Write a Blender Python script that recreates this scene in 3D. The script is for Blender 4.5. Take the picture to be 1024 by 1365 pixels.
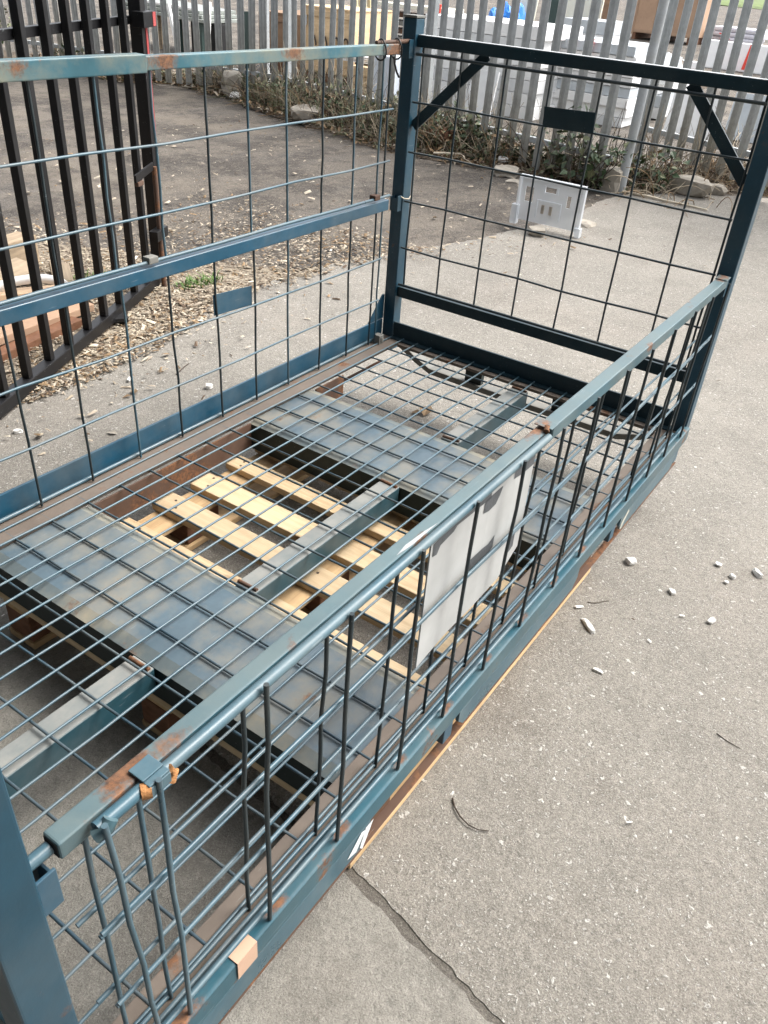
import bpy, bmesh, math, random
from mathutils import Vector, Matrix
import numpy as np
for o in list(bpy.data.objects): bpy.data.objects.remove(o)
SC = bpy.context.scene
COL = SC.collection
# ------------------------------------------------------------------ camera, sky, sun, exposure
def rod_R(r):
    r = np.array(r); th = np.linalg.norm(r); k = r/th
    K = np.array([[0,-k[2],k[1]],[k[2],0,-k[0]],[-k[1],k[0],0]])
    return np.eye(3)+math.sin(th)*K+(1-math.cos(th))*K@K
R = rod_R((1.9993,-1.0021,0.6163))
cd = bpy.data.cameras.new('camera'); cam = bpy.data.objects.new('camera', cd); COL.objects.link(cam)
M = Matrix([[R[0][i], -R[1][i], -R[2][i]] for i in range(3)]).to_4x4()
M.translation = Vector((-2.6174,-1.6673,1.2539)); cam.matrix_world = M
cd.sensor_fit = 'VERTICAL'; cd.sensor_height = 36; cd.sensor_width = 27
cd.lens = 36*1081.46/1365; cd.clip_start = .02; cd.clip_end = 1500
SC.camera = cam
SUN_EL, SUN_AZ = 52, -38          # azimuth from +X towards +Y, degrees
w = bpy.data.worlds.new('World'); SC.world = w; w.use_nodes = True
nt = w.node_tree; bg = nt.nodes['Background']
sky = nt.nodes.new('ShaderNodeTexSky'); sky.sky_type = 'NISHITA'; sky.sun_disc = False
sky.sun_elevation = math.radians(SUN_EL); sky.sun_rotation = math.radians(90-SUN_AZ)
sky.air_density = 1.0; sky.dust_density = 4.0
hs = nt.nodes.new('ShaderNodeHueSaturation'); hs.inputs['Saturation'].default_value = .22
nt.links.new(sky.outputs[0], hs.inputs['Color']); nt.links.new(hs.outputs[0], bg.inputs[0])
bg.inputs[1].default_value = .15
sl = bpy.data.lights.new('sun','SUN'); sl.energy = 1.0; sl.angle = math.radians(28); sl.color = (1,.95,.88)
so = bpy.data.objects.new('sun', sl); COL.objects.link(so)
sd = Vector((math.cos(math.radians(SUN_EL))*math.cos(math.radians(SUN_AZ)), math.cos(math.radians(SUN_EL))*math.sin(math.radians(SUN_AZ)), math.sin(math.radians(SUN_EL))))
so.rotation_euler = sd.to_track_quat('Z','Y').to_euler(); so.location = (0,0,10)
vs = SC.view_settings; vs.view_transform = 'Standard'; vs.look = 'None'; vs.gamma = 1; vs.exposure = 1.68; vs.use_curve_mapping = False
G = -.265        # ground level (floor of the cage is z = 0)
rnd = random.Random(7); nr = np.random.default_rng(5)

# ------------------------------------------------------------------ materials
class NT:
    def __init__(s, name):
        s.m = bpy.data.materials.new(name); s.m.use_nodes = True; s.t = s.m.node_tree; s.b = s.t.nodes['Principled BSDF']
        tc = s.n('ShaderNodeTexCoord'); oi = s.n('ShaderNodeObjectInfo')
        mul = s.n('ShaderNodeVectorMath', operation='SCALE'); s.l(oi.outputs['Random'], mul.inputs['Scale']); mul.inputs[0].default_value = (17,23,31)
        add = s.n('ShaderNodeVectorMath', operation='ADD'); s.l(tc.outputs['Object'], add.inputs[0]); s.l(mul.outputs[0], add.inputs[1])
        s.co = add.outputs[0]; s.raw = tc.outputs['Object']; s.rand = oi.outputs['Random']
    def n(s, t, **k):
        n = s.t.nodes.new(t)
        for a, v in k.items(): setattr(n, a, v)
        return n
    def l(s, a, b): s.t.links.new(a, b)
    def noise(s, scale, detail=4, rough=.55, co=None, stretch=None):
        n = s.n('ShaderNodeTexNoise'); n.inputs['Scale'].default_value = scale; n.inputs['Detail'].default_value = detail; n.inputs['Roughness'].default_value = rough
        c = co or s.co
        if stretch:
            mp = s.n('ShaderNodeMapping'); mp.inputs['Scale'].default_value = stretch; s.l(c, mp.inputs[0]); c = mp.outputs[0]
        s.l(c, n.inputs['Vector']); return n.outputs['Fac']
    def ramp(s, fac, a, b, lo=0., hi=1.):
        r = s.n('ShaderNodeMapRange', clamp=True); s.l(fac, r.inputs[0])
        r.inputs[1].default_value = a; r.inputs[2].default_value = b; r.inputs[3].default_value = lo; r.inputs[4].default_value = hi
        return r.outputs[0]
    def mix(s, fac, a, b):
        m = s.n('ShaderNodeMix', data_type='RGBA')
        if isinstance(fac, (int,float)): m.inputs[0].default_value = fac
        else: s.l(fac, m.inputs[0])
        for i, v in ((6,a),(7,b)):
            if isinstance(v, tuple): m.inputs[i].default_value = (*v,1)
            else: s.l(v, m.inputs[i])
        return m.outputs[2]
    def math(s, op, a, b):
        m = s.n('ShaderNodeMath', operation=op)
        for i, v in ((0,a),(1,b)):
            if isinstance(v, (int,float)): m.inputs[i].default_value = v
            else: s.l(v, m.inputs[i])
        return m.outputs[0]
    def col(s, c):
        if isinstance(c, tuple): s.b.inputs['Base Color'].default_value = (*c,1)
        else: s.l(c, s.b.inputs['Base Color'])
    def rough(s, r):
        if isinstance(r, (int,float)): s.b.inputs['Roughness'].default_value = r
        else: s.l(r, s.b.inputs['Roughness'])
    def bump(s, h, strength=.3, dist=.01):
        b = s.n('ShaderNodeBump'); b.inputs['Strength'].default_value = strength; b.inputs['Distance'].default_value = dist
        s.l(h, b.inputs['Height']); s.l(b.outputs[0], s.b.inputs['Normal'])

def paint(name, base, dust=.25, rust=.5, dustc=(.24,.235,.2), rough=.33, rscale=7., spec=.5, top=0., spots=()):
    t = NT(name)
    big = t.noise(3.5,5,.6); fine = t.noise(60,3); r1 = t.noise(rscale,7,.68); r2 = t.noise(28,5,.7)
    c = t.mix(t.ramp(big,.3,.7), tuple(x*.8 for x in base), tuple(min(1,x*1.25) for x in base))
    c = t.mix(t.ramp(fine,.35,.75,0,.25), c, tuple(x*.55 for x in base))
    df = t.ramp(t.noise(5,6,.65),.42,.68,0,dust)
    if top:
        g = t.n('ShaderNodeNewGeometry'); sx = t.n('ShaderNodeSeparateXYZ'); t.l(g.outputs['Normal'], sx.inputs[0])
        up = t.math('MULTIPLY', t.ramp(sx.outputs[2],.45,.95), t.ramp(t.noise(9,6,.7),.25,.6,.45*top,top))
        df = t.math('MAXIMUM', df, up)
    c = t.mix(df, c, dustc)
    sc = t.noise(1,3,.6,stretch=(9,160,160)); sc2 = t.noise(14,3)
    c = t.mix(t.math('MULTIPLY', t.ramp(sc,.66,.70,0,.35), t.ramp(sc2,.5,.6)), c, (.30,.33,.34))
    rf = t.ramp(r1, .735-.17*rust, .80-.17*rust)
    for (x_,y_,z_,r_) in spots:      # rust that has crept from a weld, joint or rod foot
        v1=t.n('ShaderNodeVectorMath',operation='SUBTRACT'); t.l(t.raw,v1.inputs[0]); v1.inputs[1].default_value=(x_,y_,z_)
        v2=t.n('ShaderNodeVectorMath',operation='MULTIPLY'); t.l(v1.outputs[0],v2.inputs[0]); v2.inputs[1].default_value=(.45,1.2,1)
        v3=t.n('ShaderNodeVectorMath',operation='LENGTH'); t.l(v2.outputs[0],v3.inputs[0])
        dd=t.math('ADD',v3.outputs['Value'],t.math('MULTIPLY',t.math('SUBTRACT',t.noise(38,6,.75),.5),r_*2.6))
        rf=t.math('MAXIMUM',rf,t.ramp(dd,r_*.9,r_*.35))
    rc = t.mix(t.ramp(t.noise(90,5,.75),.36,.64), (.040,.020,.012), (.25,.105,.040)); rc = t.mix(t.ramp(r2,.35,.6,0,.5), rc, (.13,.075,.048))
    c = t.mix(rf, c, rc)
    t.col(c)
    t.rough(t.math('ADD', t.ramp(big,.3,.7,rough-.06,rough+.1), t.math('MULTIPLY', t.math('MAXIMUM', rf, df), .4)))
    t.b.inputs['Specular IOR Level'].default_value = spec
    t.bump(t.math('ADD', r2, t.math('MULTIPLY', rf, .6)), .12, .003)
    return t.m
BLUE = (.012,.066,.112); TEAL = (.022,.075,.105)
m_blue = paint('blue_paint', BLUE, .2, .35)
m_post = paint('post_paint', (.009,.047,.076), .10, .35)
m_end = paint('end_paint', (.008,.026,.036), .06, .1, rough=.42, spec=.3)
m_rail = paint('rail_paint', (.040,.098,.130), .45, .5, (.20,.22,.21), rough=.30)
m_front = paint('front_rail_paint', (.036,.098,.126), .45, .70, (.20,.21,.18), rough=.33, rscale=8, top=.38, spots=((-2.285,-1.176,.532,.032),(-1.30,-1.172,.533,.026),(-.05,-1.18,.538,.022),(-1.74,-1.186,.53,.012),(-.72,-1.19,.53,.014)))
m_railtop = paint('worn_rail_paint', (.034,.118,.150), .75, .60, (.25,.215,.13), rough=.36, rscale=9, spots=((-.12,.0,1.01,.035),(-1.10,.0,1.02,.03),(-.62,0,1.02,.025),(-1.5,0,1.02,.02)))
m_rod = paint('rod_paint', (.046,.098,.128), .35, .36, (.22,.22,.2), rough=.30, rscale=11)
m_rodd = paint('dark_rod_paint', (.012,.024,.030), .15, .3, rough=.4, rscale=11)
m_plate = paint('channel_paint', (.072,.108,.132), .75, .60, (.24,.21,.155), rough=.36, rscale=5)
m_spine = paint('spine_paint', (.020,.065,.085), .2, .5, (.27,.26,.235), rough=.42, rscale=6, top=.8)
m_bevel = paint('channel_edge_paint', (.10,.125,.13), .9, .6, (.27,.235,.165), rough=.4, rscale=6)
m_sill = paint('sill_paint', (.018,.076,.104), .3, .82, (.2,.22,.2), rough=.33, rscale=10, spots=tuple((x,-1.2,.024,r) for x,r in ((-2.31,.032),(-2.09,.014),(-1.925,.016),(-1.74,.013),(-1.57,.014),(-1.40,.011),(-1.23,.013),(-1.06,.011),(-.89,.012))))
m_cross = paint('cross_rod_paint', (.030,.058,.078), .3, .35, rough=.36, rscale=11)
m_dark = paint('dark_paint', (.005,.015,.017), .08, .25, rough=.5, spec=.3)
m_rustp = paint('rusty_ledge', (.12,.095,.075), .55, .95, (.17,.14,.115), rough=.65)
m_rust = paint('rust', (.085,.045,.028), .3, 1.4, (.14,.1,.08), rough=.8)
m_grey = paint('dull_grey_steel', (.15,.15,.135), .6, .55, (.24,.22,.19), rough=.55)
m_black = paint('black_paint', (.006,.006,.007), .10, .15, (.05,.045,.04), rough=.42, spec=.35)
m_redp = paint('red_paint', (.33,.035,.035), .3, .4, (.2,.1,.09), rough=.45)
m_galv = paint('galvanised', (.36,.385,.40), .5, .05, (.30,.29,.26), rough=.5)

def plain(name, c, rough=.7, var=.25, scale=12., bump=.1, spec=.4):
    t = NT(name); a = t.noise(scale,5,.6)
    t.col(t.mix(t.ramp(a,.3,.7), tuple(x*(1-var) for x in c), tuple(min(.95,x*(1+var)) for x in c)))
    t.rough(rough); t.b.inputs['Specular IOR Level'].default_value = spec
    if bump: t.bump(t.noise(scale*6,4), bump, .004)
    return t.m
def wood(name, c, d, stretch, knots=True, dirt=.35):
    t = NT(name)
    g = t.noise(1,6,.65,stretch=stretch); g2 = t.noise(1,3,.5,stretch=tuple(x*.25 for x in stretch))
    col = t.mix(t.ramp(g,.3,.72), d, c)
    col = t.mix(t.ramp(g2,.35,.7,0,.5), col, tuple(min(1,x*1.25) for x in c))
    tint = t.mix(t.rand, tuple(x*.78 for x in (1,1,1)), (1.1,1.08,1.04))
    mm = t.n('ShaderNodeMix', data_type='RGBA', blend_type='MULTIPLY'); mm.inputs[0].default_value = 1; t.l(col, mm.inputs[6]); t.l(tint, mm.inputs[7]); col = mm.outputs[2]
    if knots:
        v = t.n('ShaderNodeTexVoronoi'); v.inputs['Scale'].default_value = 1; mp = t.n('ShaderNodeMapping'); mp.inputs['Scale'].default_value = tuple(max(3,x*.16) for x in stretch)
        t.l(t.co, mp.inputs[0]); t.l(mp.outputs[0], v.inputs['Vector'])
        col = t.mix(t.ramp(v.outputs['Distance'],.07,.16,.85,0), col, (.12,.06,.03))
    col = t.mix(t.ramp(t.noise(6,6,.7),.5,.75,0,dirt), col, (.13,.10,.07))
    t.col(col); t.rough(.75); t.b.inputs['Specular IOR Level'].default_value = .25
    t.bump(g,.35,.004); return t.m
m_pal = wood('pallet_wood', (.60,.475,.315), (.43,.31,.185), (70,5,70))
m_palx = wood('pallet_wood_lengthwise', (.56,.40,.23), (.38,.25,.13), (5,70,70))
m_block = wood('pallet_block_wood', (.20,.10,.06), (.12,.055,.03), (30,30,60), False)
m_ply = wood('plywood', (.66,.50,.32), (.56,.40,.24), (3,3,30), False, .2)
m_brownply = wood('brown_plywood', (.33,.21,.13), (.24,.15,.10), (3,3,26), False, .35)
m_chipb = wood('chipboard', (.43,.29,.20), (.36,.24,.165), (12,12,12), False, .35)
m_greywood = wood('weathered_wood', (.34,.27,.19), (.2,.155,.11), (5,50,50), False)
m_palegreen = wood('pale_timber', (.55,.50,.33), (.42,.37,.23), (20,20,4), False)
m_white = plain('white_board', (.80,.80,.79), .5, .05, 3, .03)
m_white2 = plain('dull_white_board', (.66,.67,.67), .55, .1, 4, .05)
m_cream = plain('cream_board', (.70,.68,.57), .55, .08, 3, .05)
m_gboard = plain('grey_blue_board', (.46,.50,.53), .5, .12, 3, .05)
m_dgreen = plain('dark_green_board', (.03,.055,.05), .5, .2, 4, .05)
m_red = plain('red_marker', (.70,.07,.045), .5, .1, 8, .0)
m_tarp = plain('blue_tarp', (.02,.19,.62), .4, .2, 9, .2)
m_sack = plain('white_sack', (.66,.66,.72), .7, .1, 20, .3)
m_bbox = plain('pale_blue_box', (.55,.60,.67), .45, .1, 5, .05)
m_hull = plain('pale_grey_shell', (.24,.26,.24), .5, .15, 4, .1)
m_stone = plain('stone', (.31,.28,.235), .9, .25, 14, .6)
m_chunk = plain('white_chunk', (.64,.63,.60), .85, .08, 30, .6)
m_sign = plain('sign_sheet', (.40,.405,.395), .42, .16, 5, .08)
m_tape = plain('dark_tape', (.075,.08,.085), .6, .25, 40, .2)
m_btape = plain('brown_tape', (.52,.34,.24), .35, .08, 12, .05)
m_cardb = plain('cardboard', (.40,.28,.18), .8, .15, 6, .2)
m_leaf = plain('ivy_leaf', (.045,.075,.032), .5, .4, 3, 0)
m_leaf2 = plain('pale_leaf', (.125,.135,.07), .6, .35, 3, 0)
m_grass = plain('grass', (.075,.15,.028), .7, .35, 2, 0)
m_stem = plain('dry_stem', (.31,.26,.19), .8, .35, 2, 0)
m_stick = plain('pale_stick', (.52,.46,.36), .8, .2, 6, .2)
m_dry = plain('dry_leaf', (.20,.135,.075), .85, .4, 3, 0)
m_chipl = plain('pale_chip', (.39,.33,.255), .85, .25, 3, 0)
m_chipd = plain('dark_chip', (.10,.068,.045), .85, .4, 3, 0)
m_brtwig = plain('dark_twig', (.055,.04,.03), .8, .3, 6, 0)
m_blackp = plain('black_plastic', (.012,.012,.013), .45, .2, 6, 0)
m_soil = plain('soil', (.085,.066,.048), .95, .4, 7, .8)

def concrete(name, c, speck, dens, fine=1.):
    t = NT(name)
    a = t.noise(.5,6,.6); b = t.noise(4,7,.68); f = t.noise(260,4,.75); g = t.noise(70,5,.7); st = t.noise(1.5,8,.72); pk = t.noise(.8,4)
    col = t.mix(t.ramp(a,.3,.7), tuple(x*.74 for x in c), tuple(x*1.15 for x in c))
    col = t.mix(t.ramp(pk,.5,.72,0,.35), col, (c[0]*1.04,c[1]*.93,c[2]*.90))
    col = t.mix(t.ramp(b,.40,.62,0,.62), col, tuple(x*.62 for x in c))
    col = t.mix(t.ramp(st,.55,.68,0,.65), col, (c[0]*.50,c[1]*.47,c[2]*.45))
    col = t.mix(t.ramp(g,.52,.70,0,.5), col, tuple(x*1.35 for x in c))
    col = t.mix(t.ramp(g,.46,.34,0,.6), col, tuple(x*.55 for x in c))
    col = t.mix(t.ramp(f,.47,.33,0,.95*fine), col, tuple(x*.40 for x in c))
    col = t.mix(t.ramp(f,.54,.68,0,.85*fine), col, tuple(x*1.5 for x in c))
    h = t.math('ADD', t.math('MULTIPLY', f, .5), g)
    wn = t.n('ShaderNodeTexNoise'); wn.inputs['Scale'].default_value = 55; t.l(t.co, wn.inputs['Vector'])
    wv = t.n('ShaderNodeVectorMath', operation='SCALE'); t.l(wn.outputs['Color'], wv.inputs[0]); wv.inputs['Scale'].default_value = .028
    wa = t.n('ShaderNodeVectorMath', operation='ADD'); t.l(t.co, wa.inputs[0]); t.l(wv.outputs[0], wa.inputs[1])
    for sc, th, br in ((68,.5,1.),(120,.8,.95),(210,1.1,.8)):
        v = t.n('ShaderNodeTexVoronoi'); v.inputs['Scale'].default_value = sc; t.l(wa.outputs[0], v.inputs['Vector'])
        sp = t.n('ShaderNodeSeparateColor'); t.l(v.outputs['Color'], sp.inputs[0])
        pick = t.ramp(sp.outputs[0], 1-dens*th, 1-dens*th+.04)
        size = t.math('MULTIPLY', sp.outputs[1], .26)
        body = t.ramp(t.math('SUBTRACT', v.outputs['Distance'], t.math('ADD', size, .10)), -.10, .05, 1, 0)
        k = t.math('MULTIPLY', pick, body)
        sc2 = t.mix(sp.outputs[2], tuple(x*.62 for x in speck), tuple(x*br for x in speck))
        col = t.mix(t.math('MULTIPLY', k, .8), col, sc2)
        dk = t.math('MULTIPLY', t.ramp(sp.outputs[0], .22*dens*2, .22*dens*2-.02), body)
        col = t.mix(t.math('MULTIPLY', dk, .55), col, tuple(x*.42 for x in c))
        h = t.math('ADD', h, t.math('MULTIPLY', k, .3))
    t.col(col); t.rough(.86); t.b.inputs['Specular IOR Level'].default_value = .3
    t.bump(h,.75,.008); return t.m
m_conc = concrete('exposed_concrete', (.250,.232,.202), (.54,.525,.485), .50)
m_smooth = concrete('smooth_concrete', (.255,.243,.214), (.45,.43,.39), .06, .6)
def dirt_mat():
    t = NT('yard_dirt')
    a = t.noise(.45,6,.62); b = t.noise(1.8,8,.72); f = t.noise(75,5,.78); p = t.noise(.8,9,.72); tr = t.noise(1,6,.6,stretch=(.5,3.2,1)); m = t.noise(16,6,.75)
    col = t.mix(t.ramp(a,.32,.68), (.112,.098,.083), (.180,.157,.132))
    col = t.mix(t.ramp(b,.44,.56,0,.9), col, (.056,.049,.043))
    col = t.mix(t.ramp(tr,.52,.66,0,.6), col, (.062,.055,.050))
    col = t.mix(t.ramp(p,.52,.62,0,.75), col, (.205,.175,.14))
    col = t.mix(t.ramp(m,.51,.64,0,.6), col, (.19,.162,.13))
    col = t.mix(t.ramp(f,.54,.68,0,.7), col, (.30,.265,.22))
    col = t.mix(t.ramp(f,.46,.34,0,.7), col, (.030,.026,.022))
    t.col(col); t.rough(t.ramp(tr,.5,.66,.9,.6)); t.b.inputs['Specular IOR Level'].default_value = .3
    t.bump(t.math('ADD', f, t.math('ADD', m, b)),.8,.02); return t.m
m_dirt = dirt_mat()

# ------------------------------------------------------------------ mesh helpers
class MB:
    def __init__(s): s.v=[]; s.f=[]; s.sm=[]; s.mi=[]
    def add(s, vs, fs, smooth=False, mi=0):
        o = len(s.v); s.v += [tuple(x) for x in vs]
        for f in fs: s.f.append(tuple(i+o for i in f)); s.sm.append(smooth); s.mi.append(mi)
    def box(s, x0,x1,y0,y1,z0,z1, mi=0):
        v=[(x,y,z) for x in (x0,x1) for y in (y0,y1) for z in (z0,z1)]
        s.add(v, [(0,1,3,2),(4,6,7,5),(0,4,5,1),(2,3,7,6),(0,2,6,4),(1,5,7,3)], False, mi); return s
    def beam(s, a, b, w, h, up=(0,0,1), mi=0):
        a=Vector(a); b=Vector(b); d=(b-a).normalized(); u=Vector(up); r=d.cross(u).normalized(); u=r.cross(d)
        v=[p+r*i*w/2+u*j*h/2 for p in (a,b) for i in (-1,1) for j in (-1,1)]
        s.add(v, [(0,1,3,2),(4,6,7,5),(0,4,5,1),(2,3,7,6),(0,2,6,4),(1,5,7,3)], False, mi); return s
    def tube(s, pts, r, n=8, cap=True, mi=0, smooth=True, taper=None):
        pts=[Vector(p) for p in pts]; o=[]; fs=[]; ref=None
        for i,p in enumerate(pts):
            d=(pts[min(i+1,len(pts)-1)]-pts[max(i-1,0)]).normalized()
            if ref is None: ref = Vector((0,0,1)) if abs(d.z)<.9 else Vector((1,0,0))
            x=d.cross(ref).normalized(); y=d.cross(x); ref = -x.cross(d) if False else ref
            rr = r*(1 if taper is None else 1+(taper-1)*i/(len(pts)-1))
            for k in range(n):
                a=2*math.pi*k/n; o.append(p+x*math.cos(a)*rr+y*math.sin(a)*rr)
        for i in range(len(pts)-1):
            for k in range(n):
                k2=(k+1)%n; fs.append((i*n+k,i*n+k2,(i+1)*n+k2,(i+1)*n+k))
        s.add(o,fs,smooth,mi)
        if cap: s.add(o[:n],[tuple(range(n))],False,mi); s.add(o[-n:],[tuple(reversed(range(n)))],False,mi)
        return s
    def prism(s, poly, axis, a, b, mi=0):
        # poly in the two remaining axes, extruded along axis from a to b
        def P(p,t):
            q=list(p); q.insert(axis,t); return tuple(q)
        n=len(poly); v=[P(p,a) for p in poly]+[P(p,b) for p in poly]
        s.add(v,[tuple(range(n))[::-1],tuple(range(n,2*n))]+[(i,(i+1)%n,n+(i+1)%n,n+i) for i in range(n)],False,mi); return s
    def mesh(s, name, mats, bevel=0, seg=2):
        me=bpy.data.meshes.new(name); me.from_pydata(s.v,[],s.f)
        me.polygons.foreach_set('use_smooth',s.sm); me.polygons.foreach_set('material_index',s.mi)
        for m in (mats if isinstance(mats,(list,tuple)) else [mats]): me.materials.append(m)
        bm=bmesh.new(); bm.from_mesh(me)
        bmesh.ops.recalc_face_normals(bm, faces=bm.faces[:])
        if bevel:
            ed=[e for e in bm.edges if e.is_manifold and e.calc_face_angle(0)>.6]
            bmesh.ops.bevel(bm, geom=ed, offset=bevel, segments=seg, profile=.6, affect='EDGES', clamp_overlap=True)
        bm.to_mesh(me); bm.free(); me.update(); return me
def link(name, me, parent=None):
    o=bpy.data.objects.new(name,me); COL.objects.link(o)
    if parent is not None:
        o.parent=parent
        if parent.type=='EMPTY': o.matrix_parent_inverse=Matrix.Translation(-parent.location) if parent.rotation_euler[2]==0 else Matrix.Identity(4)
    return o
def part(name, mb, mat, parent, bevel=.0025, seg=2, label=None):
    o=link(name, mb.mesh(name,mat,bevel,seg), parent)
    if label: o['label']=label
    return o
def tag(o, label=None, cat=None, group=None, kind=None):
    if label: o['label']=label
    if cat: o['category']=cat
    if group: o['group']=group
    if kind: o['kind']=kind
    return o
def thing(name, loc, label, cat, group=None):
    o=bpy.data.objects.new(name,None); COL.objects.link(o); o.location=loc; o.empty_display_size=.1
    return tag(o,label,cat,group)
def jit(a): return rnd.uniform(-a,a)
def wire(name, a, b, r, mat, parent, bend=.0015, n=7, seg=5, label=None):
    a=Vector(a); b=Vector(b); k=max(2,seg); pts=[]
    ph=rnd.random()*6
    for i in range(k+1):
        t=i/k; p=a.lerp(b,t)
        if 0<i<k: p=p+Vector((jit(bend),jit(bend),jit(bend)))
        pts.append(p)
    return part(name, MB().tube(pts,r,n), mat, parent, 0, label=label)

# ------------------------------------------------------------------ ground
def grid_mesh(xs, ys, zf):
    mb=MB(); nx,ny=len(xs),len(ys)
    v=[(x,y,zf(x,y)) for x in xs for y in ys]
    f=[(i*ny+j,(i+1)*ny+j,(i+1)*ny+j+1,i*ny+j+1) for i in range(nx-1) for j in range(ny-1)]
    mb.add(v,f,True); return mb
def hump(x,y):
    return .010*math.sin(1.7*x+.6*y)+.008*math.sin(2.9*y-1.1*x+2)+.006*math.sin(6.3*x+4.1*y)
near=lambda a,b,n:[a+(b-a)*i/n for i in range(n+1)]
xs=[-40,-20,-12]+near(-8,10,90)+[14,20,30,50,90,160,300,600,1200]
ys=[-400,-200,-90,-40,-20,-12]+near(-8,12,100)+[16,22,32,50,90,200,500,1000]
edge=[(-9,1.9),(-5,1.6),(-3,1.35),(-1.9,1.22),(-1.2,1.10),(-.73,1.08),(-.33,1.12),(.03,1.21),(.35,1.29),(.64,1.295),(.95,1.262),(1.27,1.238),(1.64,1.105),(1.89,1.04),(2.4,.89),(2.84,.82),(3.45,.69),(4.16,.735),(4.54,.68),(4.75,.55),(5.0,.376),(5.4,-.07),(6.0,-.9),(7.4,-2.4),(9,-5),(10,-12)]
def yz(x,y):
    if x<9 and y<float(np.interp(x,[p[0] for p in edge],[p[1] for p in edge]))-.2: return G-.09
    k=1 if (-8<x<10 and -8<y<12) else 0
    return G-.022+hump(x,y)*k*.9
tag(link('yard_ground', grid_mesh(xs,ys,yz).mesh('yard_ground', m_dirt)), kind='structure')
# concrete slab, edge with the dirt yard on the far left side
def rough_line(pts, step, amp):
    out=[]
    for (a,b) in zip(pts[:-1],pts[1:]):
        n=max(1,int(math.hypot(b[0]-a[0],b[1]-a[1])/step))
        for i in range(n):
            t=i/n; out.append((a[0]+(b[0]-a[0])*t+jit(amp), a[1]+(b[1]-a[1])*t+jit(amp)))
    out.append(pts[-1]); return out
jl=[(-1.62,1.2),(-1.66,.6),(-1.72,-.1),(-1.78,-.7),(-1.815,-1.1),(-1.836,-1.232),(-1.856,-1.316),(-1.868,-1.383),(-1.882,-1.463),(-1.896,-1.539),(-1.93,-1.75),(-2.0,-2.4),(-2.3,-5),(-2.6,-12)]
joint=rough_line(jl,.018,.0035)
wid=[.009+.009*abs(math.sin(i*.13))+.006*abs(math.sin(i*.71+1))+rnd.random()*.004 for i in range(len(joint))]
ja=[(x+wd*.5,y) for (x,y),wd in zip(joint,wid)]; jb=[(x-wd*.5+jit(.002),y) for (x,y),wd in zip(joint,wid)]
def slab(name, poly, mat, z1):
    bm=bmesh.new(); vs_=[bm.verts.new((x,y,z1)) for x,y in poly]; f=bm.faces.new(vs_)
    r=bmesh.ops.extrude_face_region(bm, geom=[f]); 
    for v in r['geom']:
        if isinstance(v,bmesh.types.BMVert): v.co.z=z1-.06
    bmesh.ops.triangulate(bm, faces=[g for g in bm.faces if len(g.verts)>4])
    bmesh.ops.recalc_face_normals(bm, faces=bm.faces[:])
    me=bpy.data.meshes.new(name); bm.to_mesh(me); bm.free(); me.materials.append(mat)
    return tag(link(name,me), kind='structure')
er=rough_line([e for e in edge if e[0]>-1.62],.05,.012)
el=rough_line([e for e in edge if e[0]<-1.62],.08,.012)
slab('concrete_slab', ja[::-1]+[( -1.60,1.17)]+er, m_conc, G)
slab('smooth_concrete_slab', jb+[(-9,-12)]+el, m_smooth, G+.001)
# dust, fines lying in the joint
mb=MB()
for i in range(len(joint)-1):
    (x0,y0),(x1,y1)=joint[i],joint[i+1]; mb.add([(x0-.04,y0,G-.0018+jit(.0006)),(x0+.04,y0,G-.002+jit(.001)),(x1+.04,y1,G-.002),(x1-.04,y1,G-.0018)],[(0,1,2,3)])
tag(link('joint_filling', mb.mesh('joint_filling', concrete('joint_grit',(.135,.122,.104),(.3,.28,.25),.3))), kind='structure')
# far verge
mb=grid_mesh([92,94,96,100,110,140,200],[-60,-20,0,10,20,25,30,40,80,160],lambda x,y: G+.02+ (0.25 if x>94 else 0)+.05*math.sin(y*.3))
tag(link('grass_verge', mb.mesh('grass_verge', plain('verge_grass',(.11,.15,.045),.9,.45,.6,.5))), kind='structure')

# unseen wall and canopy behind the camera, added to darken near ground and steel
mb=MB().box(-4.2,-4.0,-14,16,G-.05,7.2)
for k in range(60): mb.box(-3.998,-3.97,-14+.5*k,-13.8+.5*k,G,7.1)
mb.box(-3.96,-1.6,-9,9,3.8,4.0).box(-1.599,-1.54,-9,9,3.7,4.1)
tag(link('added_shade_wall',mb.mesh('added_shade_wall',plain('shade_wall_grey',(.10,.11,.12),.6,.15,2,.05))),kind='structure')
# ------------------------------------------------------------------ the stillage cage
XN=-2.475
cage=thing('stillage_cage',(-1.2,-.6,G),'blue steel stillage cage with wire mesh sides and floor, standing on the pallet','cage')
def post(x0,y0,top,mat):
    mb=MB().box(x0,x0+.052,y0,y0+.05,-.06,top)
    return part('corner_post',mb,mat,cage,.004,3)
pA=post(0,0,1.10,m_post); pB=post(0,-1.2,1.10,m_post); pC=post(XN,-1.205,1.10,m_post); pD=post(XN,0,1.10,m_post)
for p,(x,y) in ((pA,(0,0)),(pB,(0,-1.2)),(pC,(XN,-1.205)),(pD,(XN,0))):
    mb=MB().box(x-.002,x+.054,y-.002,y+.052,1.1005,1.108); part('post_cap',mb,m_grey,p,.002)
# hook brackets that catch the gate rails
def hook(x,y,z,s,parent,mat=m_post):
    mb=MB().box(x-.004*s,x+.022*s,y-.014,y-.010,z,z+.055).box(x-.004*s,x+.022*s,y+.016,y+.020,z,z+.05).box(x+.018*s,x+.0215*s,y-.0095,y+.0155,z+.001,z+.045)
    return part('hook_bracket',mb,mat,parent,.001)
hook(-.0035,.018,.985,-1,pA); hook(XN+.056,-1.178,.455,1,pC,m_blue); hook(-.0035,-1.178,.475,-1,pB); hook(XN+.056,.018,.985,1,pD)
hook(-.0035,.018,.49,-1,pA)
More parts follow.
